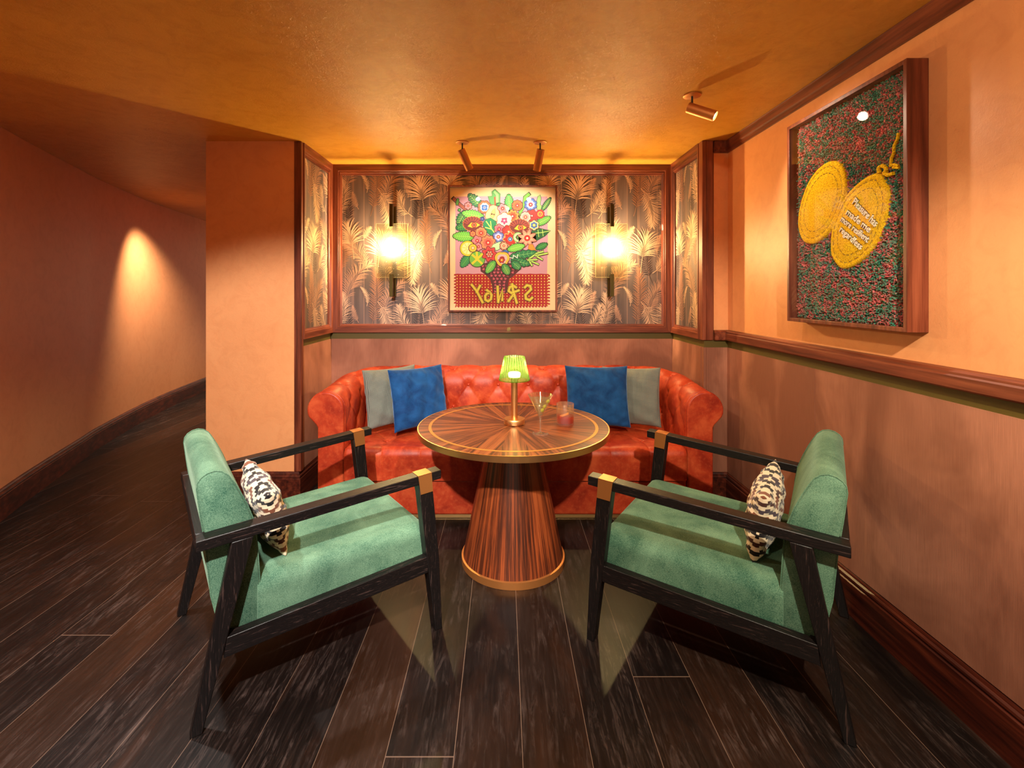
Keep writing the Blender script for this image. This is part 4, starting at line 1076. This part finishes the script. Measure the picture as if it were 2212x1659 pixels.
# ================================================================ ARMCHAIRS
def armchair(ox, oy, heading, label, grp):
    r = empty('armchair', (ox, oy, 0), R(heading), label, 'armchair', grp)
    TP = R(2.7); HW = .388
    def fr(side):      # side -1: local -y, +1: local +y ; s forward along the side, t inwards
        def f(s, z, t):
            y = HW-t; x = s
            X_ = x*cos(TP)+0*(y); Y_ = HW+s*sin(TP)-t*cos(TP); X_ = s*cos(TP)+t*sin(TP)
            return (X_, side*Y_, z)
        return f
    armz = lambda s, top: (.649+(s-.02)*.0555) if top else (.611+(s-.02)*.0555)
    railz = lambda s, top: (.2925+(s-.105)*.0555) if top else (.2255+(s-.105)*.0535)
    for side in (-1, 1):
        f = fr(side)
        # rear leg: splayed back, tapering downwards
        MB().prism([(.004, 0), (.040, 0), (.194, armz(.19, 0)), (.125, armz(.125, 0))], f, .0, .034).build('leg', 'black_oak_z', r, bevel=.003)
        # front leg
        MB().prism([(.903, 0), (.936, 0), (.9215, .31), (.886, .667), (.823, .662), (.865, .31)], f, .0, .052).build('leg', 'black_oak_z', r, bevel=.003)
        a = MB().prism([(.020, armz(.02, 0)), (.930, armz(.93, 0)), (.930, armz(.93, 1)), (.020, armz(.02, 1))], f, -.001, .058).build('armrest', 'black_oak_x', r, bevel=.003)
        # brass wrap round the arm and the top of the leg
        g = .0022; bw = MB()
        bw.prism([(.832, .6135), (.889, .6165), (.8825, armz(.885, 1)+g), (.820, armz(.82, 1)+g)], f, -.001-g, -.0012)
        bw.prism([(.820, armz(.82, 1)), (.8825, armz(.885, 1)), (.8825, armz(.885, 1)+g), (.820, armz(.82, 1)+g)], f, -.001-g, .058+g)
        bw.prism([(.832, .6135), (.889, .6165), (.8825, armz(.885, 1)+g), (.820, armz(.82, 1)+g)], f, .0582, .058+g)
        bw.build('brass_wrap', 'aged_brass', a)
        MB().prism([(.102, railz(.1, 0)), (.868, railz(.868, 0)), (.868, railz(.868, 1)), (.112, railz(.11, 1))], f, .002, .040).build('side_rail', 'black_oak_x', r, bevel=.002)
    # cross rails
    yb = HW-.05
    MB().box(.022, .052, -(HW-.0585), HW-.0585, .600, .650).build('back_rail', 'black_oak_y', r, bevel=.003)
    MB().box(.105, .135, -(HW-.035), HW-.035, .225, .285).build('rear_rail', 'black_oak_y', r, bevel=.003)
    MB().box(.845, .875, -(HW+.0), HW+.0, .265, .325).build('front_rail', 'black_oak_y', r, bevel=.003)
    # seat cushion: rounded block, slightly crowned, follows the rails
    def seat(u, v):
        # u across the section (side to side over the top), v front to back
        x = .215+.690*v; hw = HW+x*sin(TP)-.052
        zb = .284+(x-.105)*.0555; zt = .430+(x-.2)*.030
        rr_ = .05; per = (zt-zb-rr_)*2+pi*rr_+(2*hw-2*rr_); s = u*per; h1 = zt-zb-rr_
        if s < h1: y, z = -hw, zb+s
        elif s < h1+rr_*pi/2: a = (s-h1)/rr_; y = -hw+rr_-rr_*cos(a); z = zb+h1+rr_*sin(a)
        elif s < h1+rr_*pi/2+2*hw-2*rr_: y = -hw+rr_+(s-h1-rr_*pi/2); z = zt
        elif s < h1+rr_*pi+2*hw-2*rr_: a = (s-h1-rr_*pi/2-2*hw+2*rr_)/rr_; y = hw-rr_+rr_*sin(a); z = zb+h1+rr_*cos(a)
        else: y = hw; z = zb+h1-(s-(h1+rr_*pi+2*hw-2*rr_))
        cr = (1-(y/hw)**2)*.014*sin(pi*min(1, v*.9+.1)); z += cr if z > zb+h1 else 0
        # front rounding
        e = max(0, (x-.845)/.06); k = 1-math.sqrt(max(0, 1-min(1, e)**2)); z = z-(z-zb)*0.30*k; y *= 1-.02*k
        return (x, y, z)
    m = MB(); n1, n2 = 72, 44; m.grid(seat, n1, n2)
    m.f.append(tuple((n2-1)*n1+i for i in range(n1))); m.mi.append(0); m.f.append(tuple(i for i in range(n1))); m.mi.append(0)
    st = m.build('seat', 'green_weave', r, smooth=True, angle=50)
    # backrest: upright cushion with rounded head
    prof = [(.104, .258), (.070, .420), (.054, .600), (.040, .700), (.028, .800), (.031, .822), (.042, .838), (.060, .849), (.082, .853), (.104, .847), (.124, .830), (.142, .800), (.160, .765), (.182, .715), (.203, .655), (.214, .590), (.220, .500), (.226, .400), (.229, .262)]
    def hwb(x): return HW+x*sin(TP)-.062
    m = MB(); N = len(prof); ys = [-1, -.985, -.95, -.5, 0, .5, .95, .985, 1]; ins = [.94, .985, 1, 1, 1, 1, 1, .985, .94]
    cxp, czp = .125, .58; vs = []
    for yv, k in zip(ys, ins):
        for (px, pz) in prof:
            q = 1 if k > .99 else (.012 if k < .95 else .003)
            dx = -(px-cxp); dz = -(pz-czp); L_ = math.hypot(dx, dz)
            off = 0 if k > .99 else (.010 if k < .95 else .003)
            vs.append((px+dx/L_*off, yv*hwb(px), pz+dz/L_*off))
    fs = []
    for j in range(len(ys)-1):
        for i in range(N): fs.append((j*N+i, j*N+(i+1) % N, (j+1)*N+(i+1) % N, (j+1)*N+i))
    fs += [tuple(range(N)), tuple(range((len(ys)-1)*N, len(ys)*N))]
    m.add(vs, fs); bk = m.build('backrest', 'green_weave', r, smooth=True, angle=50)
    for sd in (-1, 1):
        pp = MB()
        for i in range(N-1):
            a, b = prof[i], prof[i+1]
            pp.tube((a[0], sd*hwb(a[0])*.985, a[1]), (b[0], sd*hwb(b[0])*.985, b[1]), .0022, n=6)
        pp.build('piping', 'green_weave', bk, smooth=True)
    return r
def side_origin(P, ang, flip):
    # near side line starts at P with direction ang; chair axis is turned by 2.7 degrees
    h = ang+(2.7 if not flip else -2.7); a = R(h); n = Vector((-sin(a), cos(a)))*(1 if not flip else -1)
    return P[0]+n.x*.388, P[1]+n.y*.388, h
def chair_pillow(c, h, seed, label, s=.285, lean=9):
    a = R(h); f = Vector((cos(a), sin(a), 0))
    p = Vector((c[0], c[1], 0))+f*s+Vector((0, 0, .568))
    pillow('lumbar_pillow', (.50, .265, .12), 'zigzag_weave', p, h, lean, 0, label, 'pillow', seed, 'zigzag pillows on the armchairs')
lx, ly, lh = side_origin((-1.041, 1.575), 34.33, False)
armchair(lx, ly, lh, 'green upholstered armchair with black oak frame left of the round table', 'green armchairs')
chair_pillow((lx, ly), lh, 11, 'cream and brown zigzag pillow on the left green armchair', .300, 14)
rx, ry, rh = side_origin((1.152, 1.544), 148.33, True)
armchair(rx, ry, rh, 'green upholstered armchair with black oak frame between round table and right wall', 'green armchairs')
chair_pillow((rx, ry), rh, 12, 'cream and brown zigzag pillow on the right green armchair', .305, 8)
